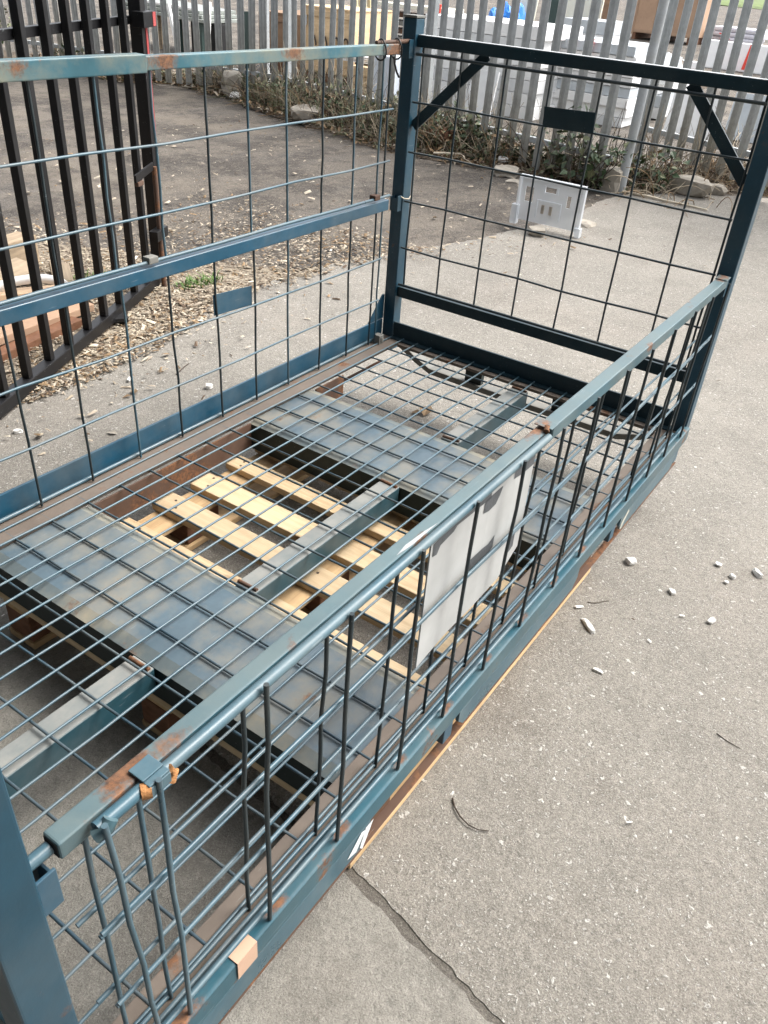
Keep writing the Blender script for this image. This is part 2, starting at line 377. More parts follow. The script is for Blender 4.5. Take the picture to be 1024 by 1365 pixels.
# gussets
for x,s in ((-.003,-1),(XN+.055,1)):
    mb=MB().prism([(x,.068),(x+s*.10,.068),(x+s*.012,.165),(x,.165)],1,.047,.053); part('gusset',mb,m_blue,pA if s<0 else pD,.001)
# base frame: ledges, skirts and end plates
mb=MB().box(XN+.054,-.002,-.05,.046,-.012,0.0); part('ledge',mb,m_rustp,cage)
mb=MB().box(XN+.054,-.002,-1.187,-1.118,-.012,-.002); part('ledge',mb,m_rustp,cage)
mb=MB().box(-.045,-.003,-1.112,-.055,-.014,-.002); part('ledge',mb,m_rustp,cage)
mb=MB().box(XN+.055,XN+.10,-1.112,-.055,-.014,-.002); part('ledge',mb,m_rustp,cage)
mb=MB().box(XN+.054,-.004,.0475,.056,-.03,.065); part('upstand_plate',mb,m_blue,cage,.002)
mb=MB().box(.003,.012,-1.148,-.002,-.02,.063).box(-.022,.0025,-1.148,-.002,-.006,.004); part('end_plate',mb,m_end,cage,.002)
mb=MB().box(XN+.04,XN+.049,-1.15,-.002,-.02,.063); part('end_plate',mb,m_end,cage,.002)
mb=MB().box(XN+.053,.005,-1.212,-1.189,-.026,.024); part('sill_rail',mb,m_sill,cage,.005,3)
mb=MB().tube([(XN+.06,-1.188,.018),(-.01,-1.188,.020)],.006,8); part('hinge_rod',mb,m_rod,cage,0)
for x0,x1 in ((XN+.02,-1.845),(-1.525,-.90),(-.60,-.10)):
    poly=[(x0,-.0265),(x1,-.0265),(x1,-.055),(x1-.025,-.082),(x0+.025,-.082),(x0,-.055)]
    part('skirt_plate',MB().prism(poly,1,-1.211,-1.203),m_rail,cage,.001)
    part('skirt_plate',MB().prism([(a,b+.008) for a,b in poly],1,.048,.055),m_rust,cage,.001)
for x in (-1.575,-.655,-.075):
    part('skirt_foot',MB().box(x,x+.035,-1.206,-1.17,-.085,-.0265),m_blue,cage,.003)
for y in (-1.196,.03):
    mb=MB().box(XN+.06,-.01,y-.008,y+.010,-.112,-.1085); part('skid_strip',mb,m_rust,cage,.001)
# bent lower skid bars at both ends with their stub blocks
for x,sg in ((.02,1),(XN+.03,-1)):
    prof=[(-.035,-.02),(-.115,-.062),(-.19,-.092),(-.6,-.098),(-.98,-.094),(-1.06,-.068),(-1.15,-.02)]
    mb=MB(); n=len(prof)
    v=[]
    for y,z in prof:
        for dx,dz in ((-.024,-.012),(.024,-.012),(.024,.012),(-.024,.012)): v.append((x+dx,y,z+dz))
    f=[]
    for i in range(n-1):
        for k in range(4): f.append((i*4+k,i*4+(k+1)%4,(i+1)*4+(k+1)%4,(i+1)*4+k))
    f+= [(0,1,2,3),((n-1)*4+3,(n-1)*4+2,(n-1)*4+1,(n-1)*4)]
    mb.add(v,f); part('skid_bar',mb,m_grey,cage,.004)
    for y in (-.345,-.715):
        part('stub_block',MB().box(x-.012,x+.012,y-.072,y,-.085,-.021),m_dark,cage,.002)
for a,b in ((-1.522,-.898),(-.562,-.40)): part('inner_plate',MB().box(a,b,-.060,-.0545,-.104,-.0145),m_rust,cage,.001)
# fork channels: bevelled box across the cage
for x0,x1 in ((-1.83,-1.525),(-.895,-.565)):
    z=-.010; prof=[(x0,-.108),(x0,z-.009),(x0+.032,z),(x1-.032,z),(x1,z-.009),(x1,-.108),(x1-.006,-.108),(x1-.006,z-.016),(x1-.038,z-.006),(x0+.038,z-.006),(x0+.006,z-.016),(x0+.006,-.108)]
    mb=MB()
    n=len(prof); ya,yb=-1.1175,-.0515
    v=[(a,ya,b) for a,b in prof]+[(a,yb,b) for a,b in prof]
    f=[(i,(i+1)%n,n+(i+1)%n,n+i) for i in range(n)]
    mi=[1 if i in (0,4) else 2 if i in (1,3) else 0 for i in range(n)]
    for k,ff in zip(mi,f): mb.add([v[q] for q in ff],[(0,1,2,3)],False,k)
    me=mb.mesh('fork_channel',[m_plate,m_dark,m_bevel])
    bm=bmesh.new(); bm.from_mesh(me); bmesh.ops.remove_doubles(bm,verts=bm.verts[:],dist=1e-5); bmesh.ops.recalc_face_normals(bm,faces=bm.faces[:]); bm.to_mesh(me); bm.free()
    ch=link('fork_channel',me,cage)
# centre spine, three lengths between the channels
for a,b in ((XN+.11,-1.833),(-1.522,-.898),(-.562,-.05)):
    mb=MB().box(a,b,-.640,-.575,-.078,-.014); sp=part('spine_beam',mb,m_spine,cage,.005,3)
    for x in (a+.012,b-.012):
        part('weld_bead',MB().tube([(x,-.637,-.012),(x+jit(.004),-.578,-.0115)],.005,6),m_rust,sp,0)
# floor mesh
fl=part('floor_mesh_edge',MB().tube([(XN+.09,-.004,.004),(-.012,-.004,.004)],.0031,7),m_rod,cage,0)
for k in range(18):
    y=-.057-.0643*k
    wire('floor_rod',(XN+.06,y+jit(.002),.0045),(.004,y+jit(.003),.0045),.0031,m_rod,fl,.0018,7,12)
for k in range(23):
    x=-.0-.1095*k-(.0 if k else .02)
    if x<XN+.05: break
    wire('cross_rod',(x+jit(.003),.002,-.003),(x+jit(.003),-1.152,-.003),.0032,m_cross,fl,.0015,7,9)

# left side: two hinged mesh panels
lo=part('lower_rail',MB().box(XN+.07,-.09,0.0,.032,.508,.545),m_blue,cage,.0035,3)
up=part('upper_rail',MB().box(XN+.07,-.083,0.0,.030,.999,1.0295).box(XN+.075,-1.155,-.003,.033,.9945,1.0335),m_railtop,cage,.0035,3)
part('hinge_pin',MB().tube([(-.083,.016,1.034),(.005,.016,1.034)],.0065,8),m_rust,up,0)
part('hinge_pin',MB().tube([(-.20,.016,1.034),(-.0835,.016,1.034)],.006,8),m_rust,up,0)
for x in (-.175,-.085):
    pts=[(x+.004*math.sin(a*2),.015+.021*math.cos(a),1.014+.030*math.sin(a)) for a in [i*math.pi/8 for i in range(17)]]
    part('cable_tie',MB().tube(pts,.0028,6,False),m_blackp,up,0)
part('cable_tie',MB().tube([(-.125,-.004,.995),(-.122,-.006,.975),(-.112,-.010,.95),(-.100,-.012,.935)],.0035,6),m_blackp,up,0)
part('cable_tie',MB().tube([(-.02,-.005,.545),(.0,-.007,.535),(.03,-.007,.53),(.052,-.006,.545)],.002,5),m_stick,lo,0)
VX=[-.118,-.158,-.303,-.468,-.637,-.80,-.961,-1.135,-1.300,-1.47,-1.635,-1.80,-1.965,-2.13,-2.295]
for i,x in enumerate(VX):
    m=m_rodd if i<9 else m_rod
    wire('upright_rod',(x,.010,.555),(x+jit(.004),.012,.999),.0035,m_rod if i%3 else m_rodd,up,.002,7,5)
    wire('upright_rod',(x+.012,.014,.004),(x+.006+jit(.004),.012,.508),.0035,m_rod if i%4==0 else m_rodd,lo,.0022,7,5)
for z in (.84,.672): wire('cross_wire',(XN+.09,.004,z+jit(.004)),(-.10,.003,z+jit(.004)),.0034,m_rod,up,.004,7,9)
wire('cross_wire',(XN+.09,.004,.558),(-.085,.003,.558),.005,m_rod,up,.0015,7,8)
for z in (.337,.176): wire('cross_wire',(XN+.09,.005,z+.012),(-.11,.004,z+jit(.004)),.0034,m_rod,lo,.004,7,9)
wire('cross_wire',(XN+.09,.028,.008),(-.10,.028,.008),.006,m_rod,lo,.001,7,6)
for x,z in ((-.17,.56),(-1.19,.56)):
    part('hinge_clip',MB().box(x-.016,x+.016,-.006,.02,z-.006,z+.012),m_rust if x>-1 else m_grey,up,.003)
part('tag_plate',MB().prism([(-.963,.408),(-.797,.396),(-.798,.336),(-.961,.344)],1,.0165,.019),m_blue,lo,.0006)
part('hinge_nut',MB().box(-.108,-.078,-.012,.018,.0005,.036).box(-.100,-.086,-.016,-.0125,.010,.028),m_grey,cage,.003)

# end panels
def end_panel(x, sg, mesh=True):
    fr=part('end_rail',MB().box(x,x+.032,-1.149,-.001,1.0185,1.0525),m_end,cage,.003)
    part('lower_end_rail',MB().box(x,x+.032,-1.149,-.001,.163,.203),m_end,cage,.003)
    part('frame_top_lip',MB().box(x+.002,x+.030,-1.147,-.003,1.053,1.0545),m_galv,fr,0)
    if not mesh: return fr
    xx=x-.004
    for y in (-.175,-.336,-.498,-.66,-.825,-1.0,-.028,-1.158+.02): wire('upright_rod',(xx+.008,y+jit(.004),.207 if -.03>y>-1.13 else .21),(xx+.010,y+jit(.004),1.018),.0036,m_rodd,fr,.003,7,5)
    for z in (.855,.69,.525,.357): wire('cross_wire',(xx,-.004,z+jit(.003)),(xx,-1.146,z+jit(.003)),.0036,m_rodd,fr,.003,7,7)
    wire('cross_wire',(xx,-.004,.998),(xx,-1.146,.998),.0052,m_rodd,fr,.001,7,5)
    wire('cross_wire',(xx+.004,-.004,.213),(xx+.004,-1.146,.213),.0052,m_rodd,fr,.001,7,5)
    part('brace',MB().beam((x+.014,-.004,.775),(x+.014,-.262,1.021),.008,.034,(0,1,1)),m_end,fr,.001)
    part('brace',MB().beam((x+.014,-1.146,.79),(x+.014,-.925,1.021),.008,.034,(0,-1,1)),m_end,fr,.001)
    part('tag_plate',MB().prism([(-.497,.906),(-.668,.912),(-.673,.853),(-.503,.848)],0,xx-.006,xx-.0045),m_end,fr,.0005)
    return fr
end_panel(.012,1); end_panel(XN+.012,-1,False)

m_orust = plain('orange_rust',(.34,.16,.06),.8,.5,60,.5)
m_stain = plain('brown_stain',(.13,.075,.05),.75,.5,45,.3)
# front side: low gate with its upper leaf folded down outside it
fg=part('front_gate_rail',MB().box(-2.388,-1.277,-1.1885,-1.1635,.508,.533).box(-1.276,-.03,-1.195,-1.165,.508,.538),m_front,cage,.0035,3)
fo=part('folded_gate_rod',MB().tube([(-2.352,-1.1975,.526),(-1.8,-1.1985,.528),(-1.30,-1.1975,.527)],.0078,10),m_rail,cage,0)
part('gate_pin',MB().tube([(-2.436,-1.174,.519),(-2.3895,-1.174,.519)],.0075,10),m_rail,fg,0)
part('gate_pin',MB().tube([(-.0295,-1.18,.523),(-.002,-1.18,.525)],.007,10),m_rail,fg,0)
part('hollow_shade_patch',MB().box(-2.3887,-2.3882,-1.1858,-1.1662,.511,.530),plain('hollow_shade',(.012,.009,.007),.9,.3,30,0),fg,0)  # near-black patch on the closed end, shade of a hollow put into colour
part('rail_clip',MB().box(-2.292,-2.264,-1.199,-1.176,.5345,.5375).box(-2.292,-2.264,-1.2085,-1.1995,.5335,.5365).box(-2.292,-2.264,-1.2095,-1.2065,.518,.533),m_rail,fg,.001)
part('weld',MB().tube([(-2.262,-1.2035,.531),(-2.256,-1.204,.522),(-2.262,-1.2045,.512)],.006,7),m_orust,fg,0)
part('weld',MB().tube([(-2.356,-1.2,.520),(-2.345,-1.205,.526),(-2.338,-1.204,.533)],.008,8),m_front,fg,0)
part('weld',MB().tube([(-2.297,-1.2,.527),(-2.288,-1.206,.527)],.009,8),m_orust,fg,0)
part('rail_clip',MB().box(-1.292,-1.262,-1.198,-1.160,.5385,.5405),m_front,fg,.001)
part('weld',MB().tube([(-1.30,-1.19,.536),(-1.285,-1.185,.5385)],.006,7),m_rust,fg,0)
part('rail_clip',MB().box(-.075,-.03,-1.199,-1.164,.5385,.5415),m_front,fg,.001)
def stain(name,pts,z,mat,par): return part(name,MB().prism(pts,2,z,z+.0004),mat,par,0)
stain('paint_chip',[(-1.80,-1.184),(-1.77,-1.180),(-1.72,-1.183),(-1.69,-1.187),(-1.76,-1.188)],.5332,m_galv,fg)
OX=[-2.35,-2.281,-2.115,-1.945,-1.766,-1.60,-1.43,-1.26,-1.086,-.92,-.752,-.585,-.415,-.25,-.085]
for i,x in enumerate(OX):
    x2=x+(.018 if i==0 else jit(.006))+.016*(x+1.2)/1.2*(-.2)
    rs=m_rust if i==1 else (m_rodd if i>1 else m_rod)
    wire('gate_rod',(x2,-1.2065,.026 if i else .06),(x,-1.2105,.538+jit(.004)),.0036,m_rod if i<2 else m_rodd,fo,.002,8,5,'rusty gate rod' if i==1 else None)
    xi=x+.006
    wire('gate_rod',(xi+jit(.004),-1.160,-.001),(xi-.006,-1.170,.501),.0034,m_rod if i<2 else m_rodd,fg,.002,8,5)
for z in (.335,.160): wire('gate_wire',(-2.375,-1.156,z+jit(.003)),(-.05,-1.156,z+jit(.003)),.0032,m_rod,fg,.002,8,9)
wire('gate_wire',(-2.375,-1.158,.0075),(-.06,-1.158,.007),.004,m_rod,fg,.001,8,8)
for z in (.362,.347,.205,.19): wire('gate_wire',(-2.372,-1.1985 if z in(.362,.205) else -1.194,z+jit(.003)),(-.045,-1.1985 if z in(.362,.205) else -1.194,z+jit(.003)),.0032,m_rod,fo,.002,8,9)
wire('gate_wire',(-2.36,-1.196,.038),(-.06,-1.196,.034),.0045,m_rail,fo,.001,8,8)
wire('gate_wire',(-2.36,-1.176,.014),(-.06,-1.176,.013),.0045,m_rod,fo,.001,8,8)
# marks and patches on the sill
part('painted_arrow',MB().prism([(-1.915,-.062),(-1.875,-.028),(-1.862,-.035),(-1.888,-.071)],1,-1.2124,-1.2121).prism([(-1.862,-.030),(-1.838,-.030),(-1.868,-.085),(-1.877,-.072)],1,-1.2124,-1.2121),plain('white_mark',(.62,.64,.64),.6,.15,40,0),cage,0)
part('pale_mark',MB().prism([(-.59,-.050),(-.545,-.022),(-.535,-.035),(-.565,-.055),(-.575,-.075),(-.592,-.07)],1,-1.2124,-1.2121),plain('pale_scuff',(.42,.42,.36),.6,.2,60,0),cage,0)

# ------------------------------------------------------------------ things on the cage
# paper-like sheet slotted between the two mesh leaves
sx=[-1.697,-1.60,-1.50,-1.40,-1.312]; szt=[.492,.497,.500,.500,.492]; szb=[.222,.228,.236,.240,.245]
sh=thing('sign_sheet',(-1.5,-1.18,.22),'blank pale grey plastic sheet slotted upright behind the front mesh of the cage','sign')
def sheet(rows,y,th,name,mat,par,bev=0):
    mb=MB(); v=[];n=len(rows)
    for (x,zt,zb,dy) in rows:
        for yy in (y+dy,y+dy+th): v+=[(x,yy,zb),(x,yy,zt)]
    f=[]
    for i in range(n-1):
        a=i*4;b=a+4; f+=[(a,a+1,b+1,b),(a+2,b+2,b+3,a+3),(a+1,a+3,b+3,b+1),(a,b,b+2,a+2)]
    f+=[(0,2,3,1),((n-1)*4,(n-1)*4+1,(n-1)*4+3,(n-1)*4+2)]
    mb.add(v,f,False); return part(name,mb,mat,par,0)
rows=[(x,a,b,.003*math.sin(i*1.9)) for i,(x,a,b) in enumerate(zip(sx,szt,szb))]
rows[-1]=(rows[-1][0],rows[-1][1],.27,rows[-1][3])
sheet(rows,-1.1855,.003,'sheet',m_sign,sh)
dy=lambda x: np.interp(x,sx,[.003*math.sin(i*1.9) for i in range(5)])
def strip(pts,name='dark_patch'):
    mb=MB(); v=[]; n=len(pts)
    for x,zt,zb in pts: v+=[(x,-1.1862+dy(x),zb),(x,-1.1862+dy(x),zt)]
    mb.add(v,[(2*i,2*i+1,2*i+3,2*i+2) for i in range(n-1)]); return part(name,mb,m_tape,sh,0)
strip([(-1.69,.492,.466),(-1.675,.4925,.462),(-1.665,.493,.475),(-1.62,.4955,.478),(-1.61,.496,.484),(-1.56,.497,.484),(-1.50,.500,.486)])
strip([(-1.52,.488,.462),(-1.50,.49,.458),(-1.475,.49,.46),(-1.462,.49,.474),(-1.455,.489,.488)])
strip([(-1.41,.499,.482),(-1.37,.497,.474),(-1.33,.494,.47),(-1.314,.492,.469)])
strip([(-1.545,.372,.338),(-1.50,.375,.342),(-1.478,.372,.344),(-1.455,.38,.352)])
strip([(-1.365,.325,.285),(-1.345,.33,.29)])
tp=thing('brown_tape',(-2.17,-1.2,-.02),'shiny brown parcel tape wrapped round the near end of the front bottom rail','tape')
part('tape_band',MB().prism([(-1.2135,-.018),(-1.2135,.0255),(-1.1885,.0255),(-1.1885,.0262),(-1.2145,.0262),(-1.2145,-.018)],0,-2.192,-2.150),m_btape,tp,0)

# ------------------------------------------------------------------ pallet under the cage
PX0,PX1,PY0,PY1=-1.825,-.575,-1.160,-.05
pal=thing('wooden_pallet',(-1.2,-.6,G),'pale softwood pallet lying on the concrete under the blue cage','pallet')
def plank(name,x0,x1,y0,y1,z0,z1,mat,par,bev=.003):
    mb=MB().box(x0-jit(.002),x1+jit(.002),y0+jit(.004),y1+jit(.004),z0,z1)
    return part(name,mb,mat,par,bev)
for a,b in ((-1.825,-1.735),(-1.655,-1.575),(-1.495,-1.408),(-1.318,-1.236),(-1.17,-1.086),(-1.012,-.945),(-.872,-.80),(-.67,-.577)):
    plank('top_board',a,b,PY0,PY1,G+.128,G+.150,m_pal,pal)
mb=MB()
for a,b in ((-1.655,-1.575),(-1.495,-1.408),(-1.318,-1.236),(-1.17,-1.086),(-1.012,-.945),(-.872,-.80),(-.67,-.577)):
    for y in (-.105,-.61,-1.11):
        for x in (a+.022,b-.022):
            cx,cy=x+jit(.006),y+jit(.025); mb.tube([(cx,cy,G+.1495),(cx,cy,G+.1508)],.0042,7,True,0,False)
o=part('nail',mb,m_brtwig,pal,0); o['kind']='stuff'
for y0 in (-.155,-.655,-1.159):
    plank('stringer_board',PX0+.004,PX1-.004,y0,y0+.098,G+.106,G+.1275,m_palx,pal)
    plank('base_board',PX0+.004,PX1-.004,y0,y0+.098,G+.002,G+.0215,m_palx,pal)
    for x0 in (PX0+.006,-1.28,PX1-.145):
        plank('block',x0,x0+.135,y0+.004,y0+.094,G+.022,G+.1055,m_block,pal,.004)

# ------------------------------------------------------------------ black gate on the left
ga=math.radians(26.0); gu=Vector((math.cos(ga),math.sin(ga),0)); gn=Vector((-gu.y,gu.x,0))
P0=Vector((-.009,1.536,0))
gate=thing('black_gate',(P0.x,P0.y,G),'open black metal gate of square upright bars beside the yard entrance','gate')
def gp(t,z,off=0): p=P0+gu*t+gn*off; return (p.x,p.y,z)
part('bottom_rail',MB().beam(gp(-2.8,-.226),gp(.345,-.226),.05,.05),m_black,gate,.004)
part('rail_end',MB().beam(gp(.346,-.226),gp(.372,-.226),.05,.05),m_grey,gate,.003)
part('middle_rail',MB().beam(gp(-2.8,.948,.035),gp(.30,.948,.035),.028,.034),m_black,gate,.002)
bar=MB().beam((0,0,0),(0,0,1.98),.031,.031,(gn.x,gn.y,0)).mesh('bar',m_black,.003)
for k in range(-13,2):
    o=link('bar',bar,None); o.parent=gate; p=Vector(gp(k*.173+jit(.003),-.2005)); o.location=p-gate.location
gpost=part('gate_post',MB().beam(gp(.335,-.2005),gp(.335,1.9),.058,.058,(gn.x,gn.y,0)),m_black,gate,.004)
part('red_face',MB().beam(gp(.353,.28,-.0306),gp(.353,.92,-.0306),.021,.0025,(gn.x,gn.y,0)),m_redp,gpost,0)
lb=part('lock_box',MB().beam(gp(.255,.955,-.035),gp(.392,.955,-.035),.055,.062),m_black,gate,.003)
part('red_end',MB().beam(gp(.358,.955,-.0632),gp(.391,.955,-.0632),.0025,.056),m_redp,lb,0)
part('drop_bolt',MB().tube([gp(.262,-.26,-.05),gp(.262,.34,-.05)],.013,8),m_rust,gate,0)
part('bolt_handle',MB().beam(gp(.04,.325,-.045),gp(.255,.345,-.045),.010,.036),m_black,gate,.002)
part('bolt_handle_end',MB().beam(gp(.05,.30,-.045),gp(.11,.298,-.045),.02,.02),m_rust,gate,.002)
part('bolt_bracket',MB().beam(gp(.19,.02,-.045),gp(.33,.02,-.045),.045,.05),m_black,gate,.003)

# ------------------------------------------------------------------ palisade fences
def pale_mesh(h):
    pr=[(-.046,0),(-.026,.020),(-.008,.008),(.008,.008),(.026,.020),(.046,0)]; th=.004
    pr2=[(x,y-th) for x,y in pr][::-1]; P=pr+pr2
    mb=MB(); n=len(P); mid=len(pr)
    tops=[h-.10*abs(x)/.046 for x,y in P]
    v=[(x,y,0) for x,y in P]+[(x,y,t) for (x,y),t in zip(P,tops)]
    f=[(i,(i+1)%n,n+(i+1)%n,n+i) for i in range(n)]
    for i in range(mid-1): f.append((n+i,n+i+1,2*n-2-i,2*n-1-i)); f.append((i,n-1-i,n-2-i,i+1))
    mb.add(v,f); return mb.mesh('pale',m_pale)
def pale_mat():
    t=NT('weathered_galvanised'); a=t.noise(14,5,.65); b=t.noise(3,4)
    c=t.mix(t.ramp(a,.3,.7),(.30,.32,.325),(.43,.455,.46)); sp=t.n('ShaderNodeSeparateXYZ'); t.l(t.raw,sp.inputs[0])
    k=t.math('MULTIPLY',t.ramp(t.math('ADD',sp.outputs[2],t.math('MULTIPLY',b,.5)),.45,1.25,.9,0),t.ramp(t.rand,0,1,.5,1))
    c=t.mix(k,c,t.mix(t.ramp(a,.35,.65),(.21,.19,.145),(.31,.285,.225))); t.col(c); t.rough(.55); t.bump(a,.15,.003); return t.m
m_pale=pale_mat()
PALE=pale_mesh(2.05)
def fence(label,start,deg,step,n,posts,z0,lean=0,group=None):
    u=Vector((math.cos(math.radians(deg)),math.sin(math.radians(deg)),0)); nn=Vector((-u.y,u.x,0))
    S=Vector((start[0],start[1],0)); mid=S+u*step*n/2
    t=thing('palisade_fence',(mid.x,mid.y,G),label,'fence',group)
    if nn.x>0: nn=-nn
    yaw=math.atan2(u.y,u.x)
    for k in range(n):
        o=link('pale',PALE,None); o.parent=t; p=S+u*(step*k+jit(.006))+nn*.03
        o.location=(p.x-mid.x,p.y-mid.y,z0-G+jit(.02)); o.rotation_euler=(jit(.012),jit(.012)+lean,yaw+math.pi+jit(.05))
    for z in (z0+.22,z0+1.62):
        a=S-u*.1; b=S+u*(step*(n-1)+.1)
        part('fence_rail',MB().beam((a.x,a.y,z),(b.x,b.y,z),.05,.045),m_galv,t,.003)
    for k,r in posts:
        p=S+u*step*k-nn*.055
        if r: part('fence_post',MB().tube([(p.x,p.y,G-.1),(p.x+.02,p.y-.02,1.8)],.040,12),m_galv,t,0)
        else: part('fence_post',MB().beam((p.x,p.y,G-.1),(p.x,p.y,1.8),.06,.10,(u.x,u.y,0)),m_galv,t,.004)
    return t
fence('weathered grey palisade fence running behind the far end of the cage',(5.743,5.412),-104,.17,28,((-.5,0),(13.6,0),(28.2,1)),G+.03)
fence('grey palisade fence farther along the yard, seen between the black gate bars',(5.75,5.60),100,.156,62,((1.2,0),(18,0),(35,0),(52,0)),G+.04)
fence('paler galvanised palisade fence set back to the right of the leaning fence post',(6.03,1.087),-112,.16,26,((-.6,0),(16.5,0)),G+.10)

# ------------------------------------------------------------------ soil bank, weeds, litter at the fence foot
fl0=Vector((5.743,5.412,0)); fu=Vector((math.cos(math.radians(-104)),math.sin(math.radians(-104)),0))
def fence_x(y):
    if y>5.5: return 5.75-(y-5.6)*math.tan(math.radians(10))
    if y>.9: return 5.743+(5.412-y)*fu.x/(-fu.y)*1.0
    return 4.62+ (0.9-y)*.15 + max(0,min(1,(0.9-y)/.5))*1.2
def front_x(y):
    return float(np.interp(y,[-3,-1,0,.35,.6,1,1.64,2.17,2.8,3.3,4,5,6.3,7.3,7.6,9,16],[6.6,6.0,5.62,5.35,4.86,4.72,4.75,4.55,4.50,4.5,4.75,5.05,5.45,5.75,5.1,5.0,3.6]))
mb=MB(); ys2=near(-3,16,150); nx=8
v=[];f=[]
for i,y in enumerate(ys2):
    a=front_x(y)-.05; b=fence_x(y)+.5
    for j in range(nx+1):
        t=j/nx; h=.13*math.sin(min(1,t*1.4)*math.pi/2)**1.5*(.7+.3*math.sin(y*3)+.25*math.sin(y*7.7))
        v.append((a+(b-a)*t+jit(.03),y+jit(.03),G-.02+max(0,h)+jit(.016)*(t>0)))
for i in range(len(ys2)-1):
    for j in range(nx): a=i*(nx+1)+j; f.append((a,a+1,a+nx+2,a+nx+1))
mb.add(v,f,True); tag(link('soil_bank',mb.mesh('soil_bank',m_soil)),kind='structure')
def bank_h(x,y):
    a=front_x(y)-.05; b=fence_x(y)+.5; t=(x-a)/(b-a)
    if t<0: return G-.005
    return G-.02+.13*math.sin(min(1,t*1.4)*math.pi/2)**1.5*(.7+.3*math.sin(y*3)+.25*math.sin(y*7.7))
def stems(name,n,yr,hr,lr,mats,wt,r=.004,curl=1.,lie=.3,front=0):
    mb=MB()
    for i in range(n):
        y=rnd.uniform(*yr); x=rnd.uniform(front_x(y)+front,fence_x(y)+.12); z=bank_h(x,y)
        L=rnd.uniform(*lr); az=rnd.random()*6.28; el=rnd.uniform(.1,.5) if rnd.random()<lie else rnd.uniform(.7,1.5)
        d=Vector((math.cos(az)*math.cos(el),math.sin(az)*math.cos(el),math.sin(el))); p=Vector((x,y,z)); pts=[p]
        for s in range(4):
            d=(d+Vector((jit(.35),jit(.35),-.16*curl+jit(.2)))).normalized(); p=p+d*L/4; p.z=max(p.z,G+.005); pts.append(p.copy())
        mb.tube(pts,r*rnd.uniform(.6,1.3),3,False,rnd.choices(range(len(mats)),wt)[0],False,.5)
    return tag(link(name,mb.mesh(name,mats)),kind='stuff')
def leaf(mb,p,size,az,tilt,mi,asp=.62,roll=0):
    Mx=Matrix.Rotation(az,3,'Z')@Matrix.Rotation(tilt,3,'Y')@Matrix.Rotation(roll,3,'X')
    L=size;W=size*asp/2
    v=[(0,0,0),(L*.35,W,.12*L),(L,0,-.04*L),(L*.35,-W,.12*L),(L*.45,0,.02*L)]
    v=[tuple(Vector(p)+Mx@Vector(q)) for q in v]; mb.add(v,[(0,4,1),(1,4,2),(0,3,4),(3,2,4)],False,mi)
tag(stems('dry_stems',1500,(-1.2,9),0,(.10,.42),[m_stem,m_dry,m_brtwig],(5,3,2),.0042),None)
stems('tangled_weeds',1700,(2.6,6.6),0,(.14,.50),[m_stem,m_leaf2,m_brtwig,m_dry],(4,5,2,2),.0042,1.2,.35,.05)
stems('dry_twigs',620,(-.9,1.6),0,(.12,.45),[m_stem,m_brtwig,m_dry],(5,3,2),.004,.9,.35,-.02)
stems('weed_stalks',460,(-.8,5.5),0,(.25,.7),[m_brtwig,m_stem],(2,3),.004,.4,.1,.1)
mb=MB()
for i in range(6500):
    y=rnd.uniform(-1.2,9.5); x=rnd.uniform(front_x(y)-.12,fence_x(y)+.3); z=bank_h(x,y)+rnd.random()*.05
    leaf(mb,(x,y,z),rnd.uniform(.03,.085),rnd.random()*6.28,jit(.9),rnd.choices(range(4),(5,3,2,2))[0],.5,jit(.8))
tag(link('leaf_litter',mb.mesh('leaf_litter',[m_dry,m_chipd,m_chipl,m_leaf2])),kind='stuff')
mb=MB()
for i in range(6200):
    y=rnd.choice((rnd.uniform(2.6,5.6),rnd.uniform(.6,2.8),rnd.uniform(5,9)))
    x=rnd.uniform(front_x(y)+.12,fence_x(y)+.1); z=bank_h(x,y)+rnd.random()**2*.24
    leaf(mb,(x,y,z),rnd.uniform(.03,.075),rnd.random()*6.28,rnd.uniform(-1.1,.5),rnd.choices(range(3),(4,4,2))[0],.6,jit(.7))
tag(link('low_weeds',mb.mesh('low_weeds',[m_leaf,m_leaf2,m_dry])),kind='stuff')
def ivy(x,y,h,wd,n,label,mix=(5,2)):
    z=bank_h(x,y); t=thing('ivy_plant',(x,y,z),label,'plant')
    ms=MB(); ml=MB(); k=max(4,n//14)
    for i in range(k):
        p=Vector((x+jit(wd*.35),y+jit(wd*.35),z)); d=Vector((jit(.5),jit(.5),1)); pts=[p.copy()]; L=h*rnd.uniform(.5,1.1)
        for s in range(5):
            d=(d+Vector((jit(.5),jit(.5),.1))).normalized(); p=p+d*L/5; pts.append(p.copy())
            for q in range(max(1,n//(k*5))):
                leaf(ml,p+Vector((jit(.05),jit(.05),jit(.05))),rnd.uniform(.045,.10),rnd.random()*6.28,rnd.uniform(-.3,1.2),rnd.choices((0,1),mix)[0],.72,jit(.7))
        ms.tube(pts,.005,4,False,0,False,.5)
    a=part('stems',ms,m_brtwig,t,0); b=part('foliage',ml,[m_leaf,m_leaf2],t,0)
    a['kind']='stuff'; b['kind']='stuff'
ivy(4.52,.98,.62,.42,210,'dark green ivy climbing the leaning grey fence post')
ivy(4.72,1.42,.50,.40,150,'leafy bramble against the pales just left of the leaning post')
ivy(4.98,2.45,.36,.55,170,'low dark evergreen clump at the fence foot left of the end tag plate')
ivy(5.30,3.65,.34,.55,150,'tangled grey-green weed clump behind the far left corner post of the cage',(2,4))
ivy(5.0,.55,.40,.4,90,'sprawling bramble just right of the leaning fence post')
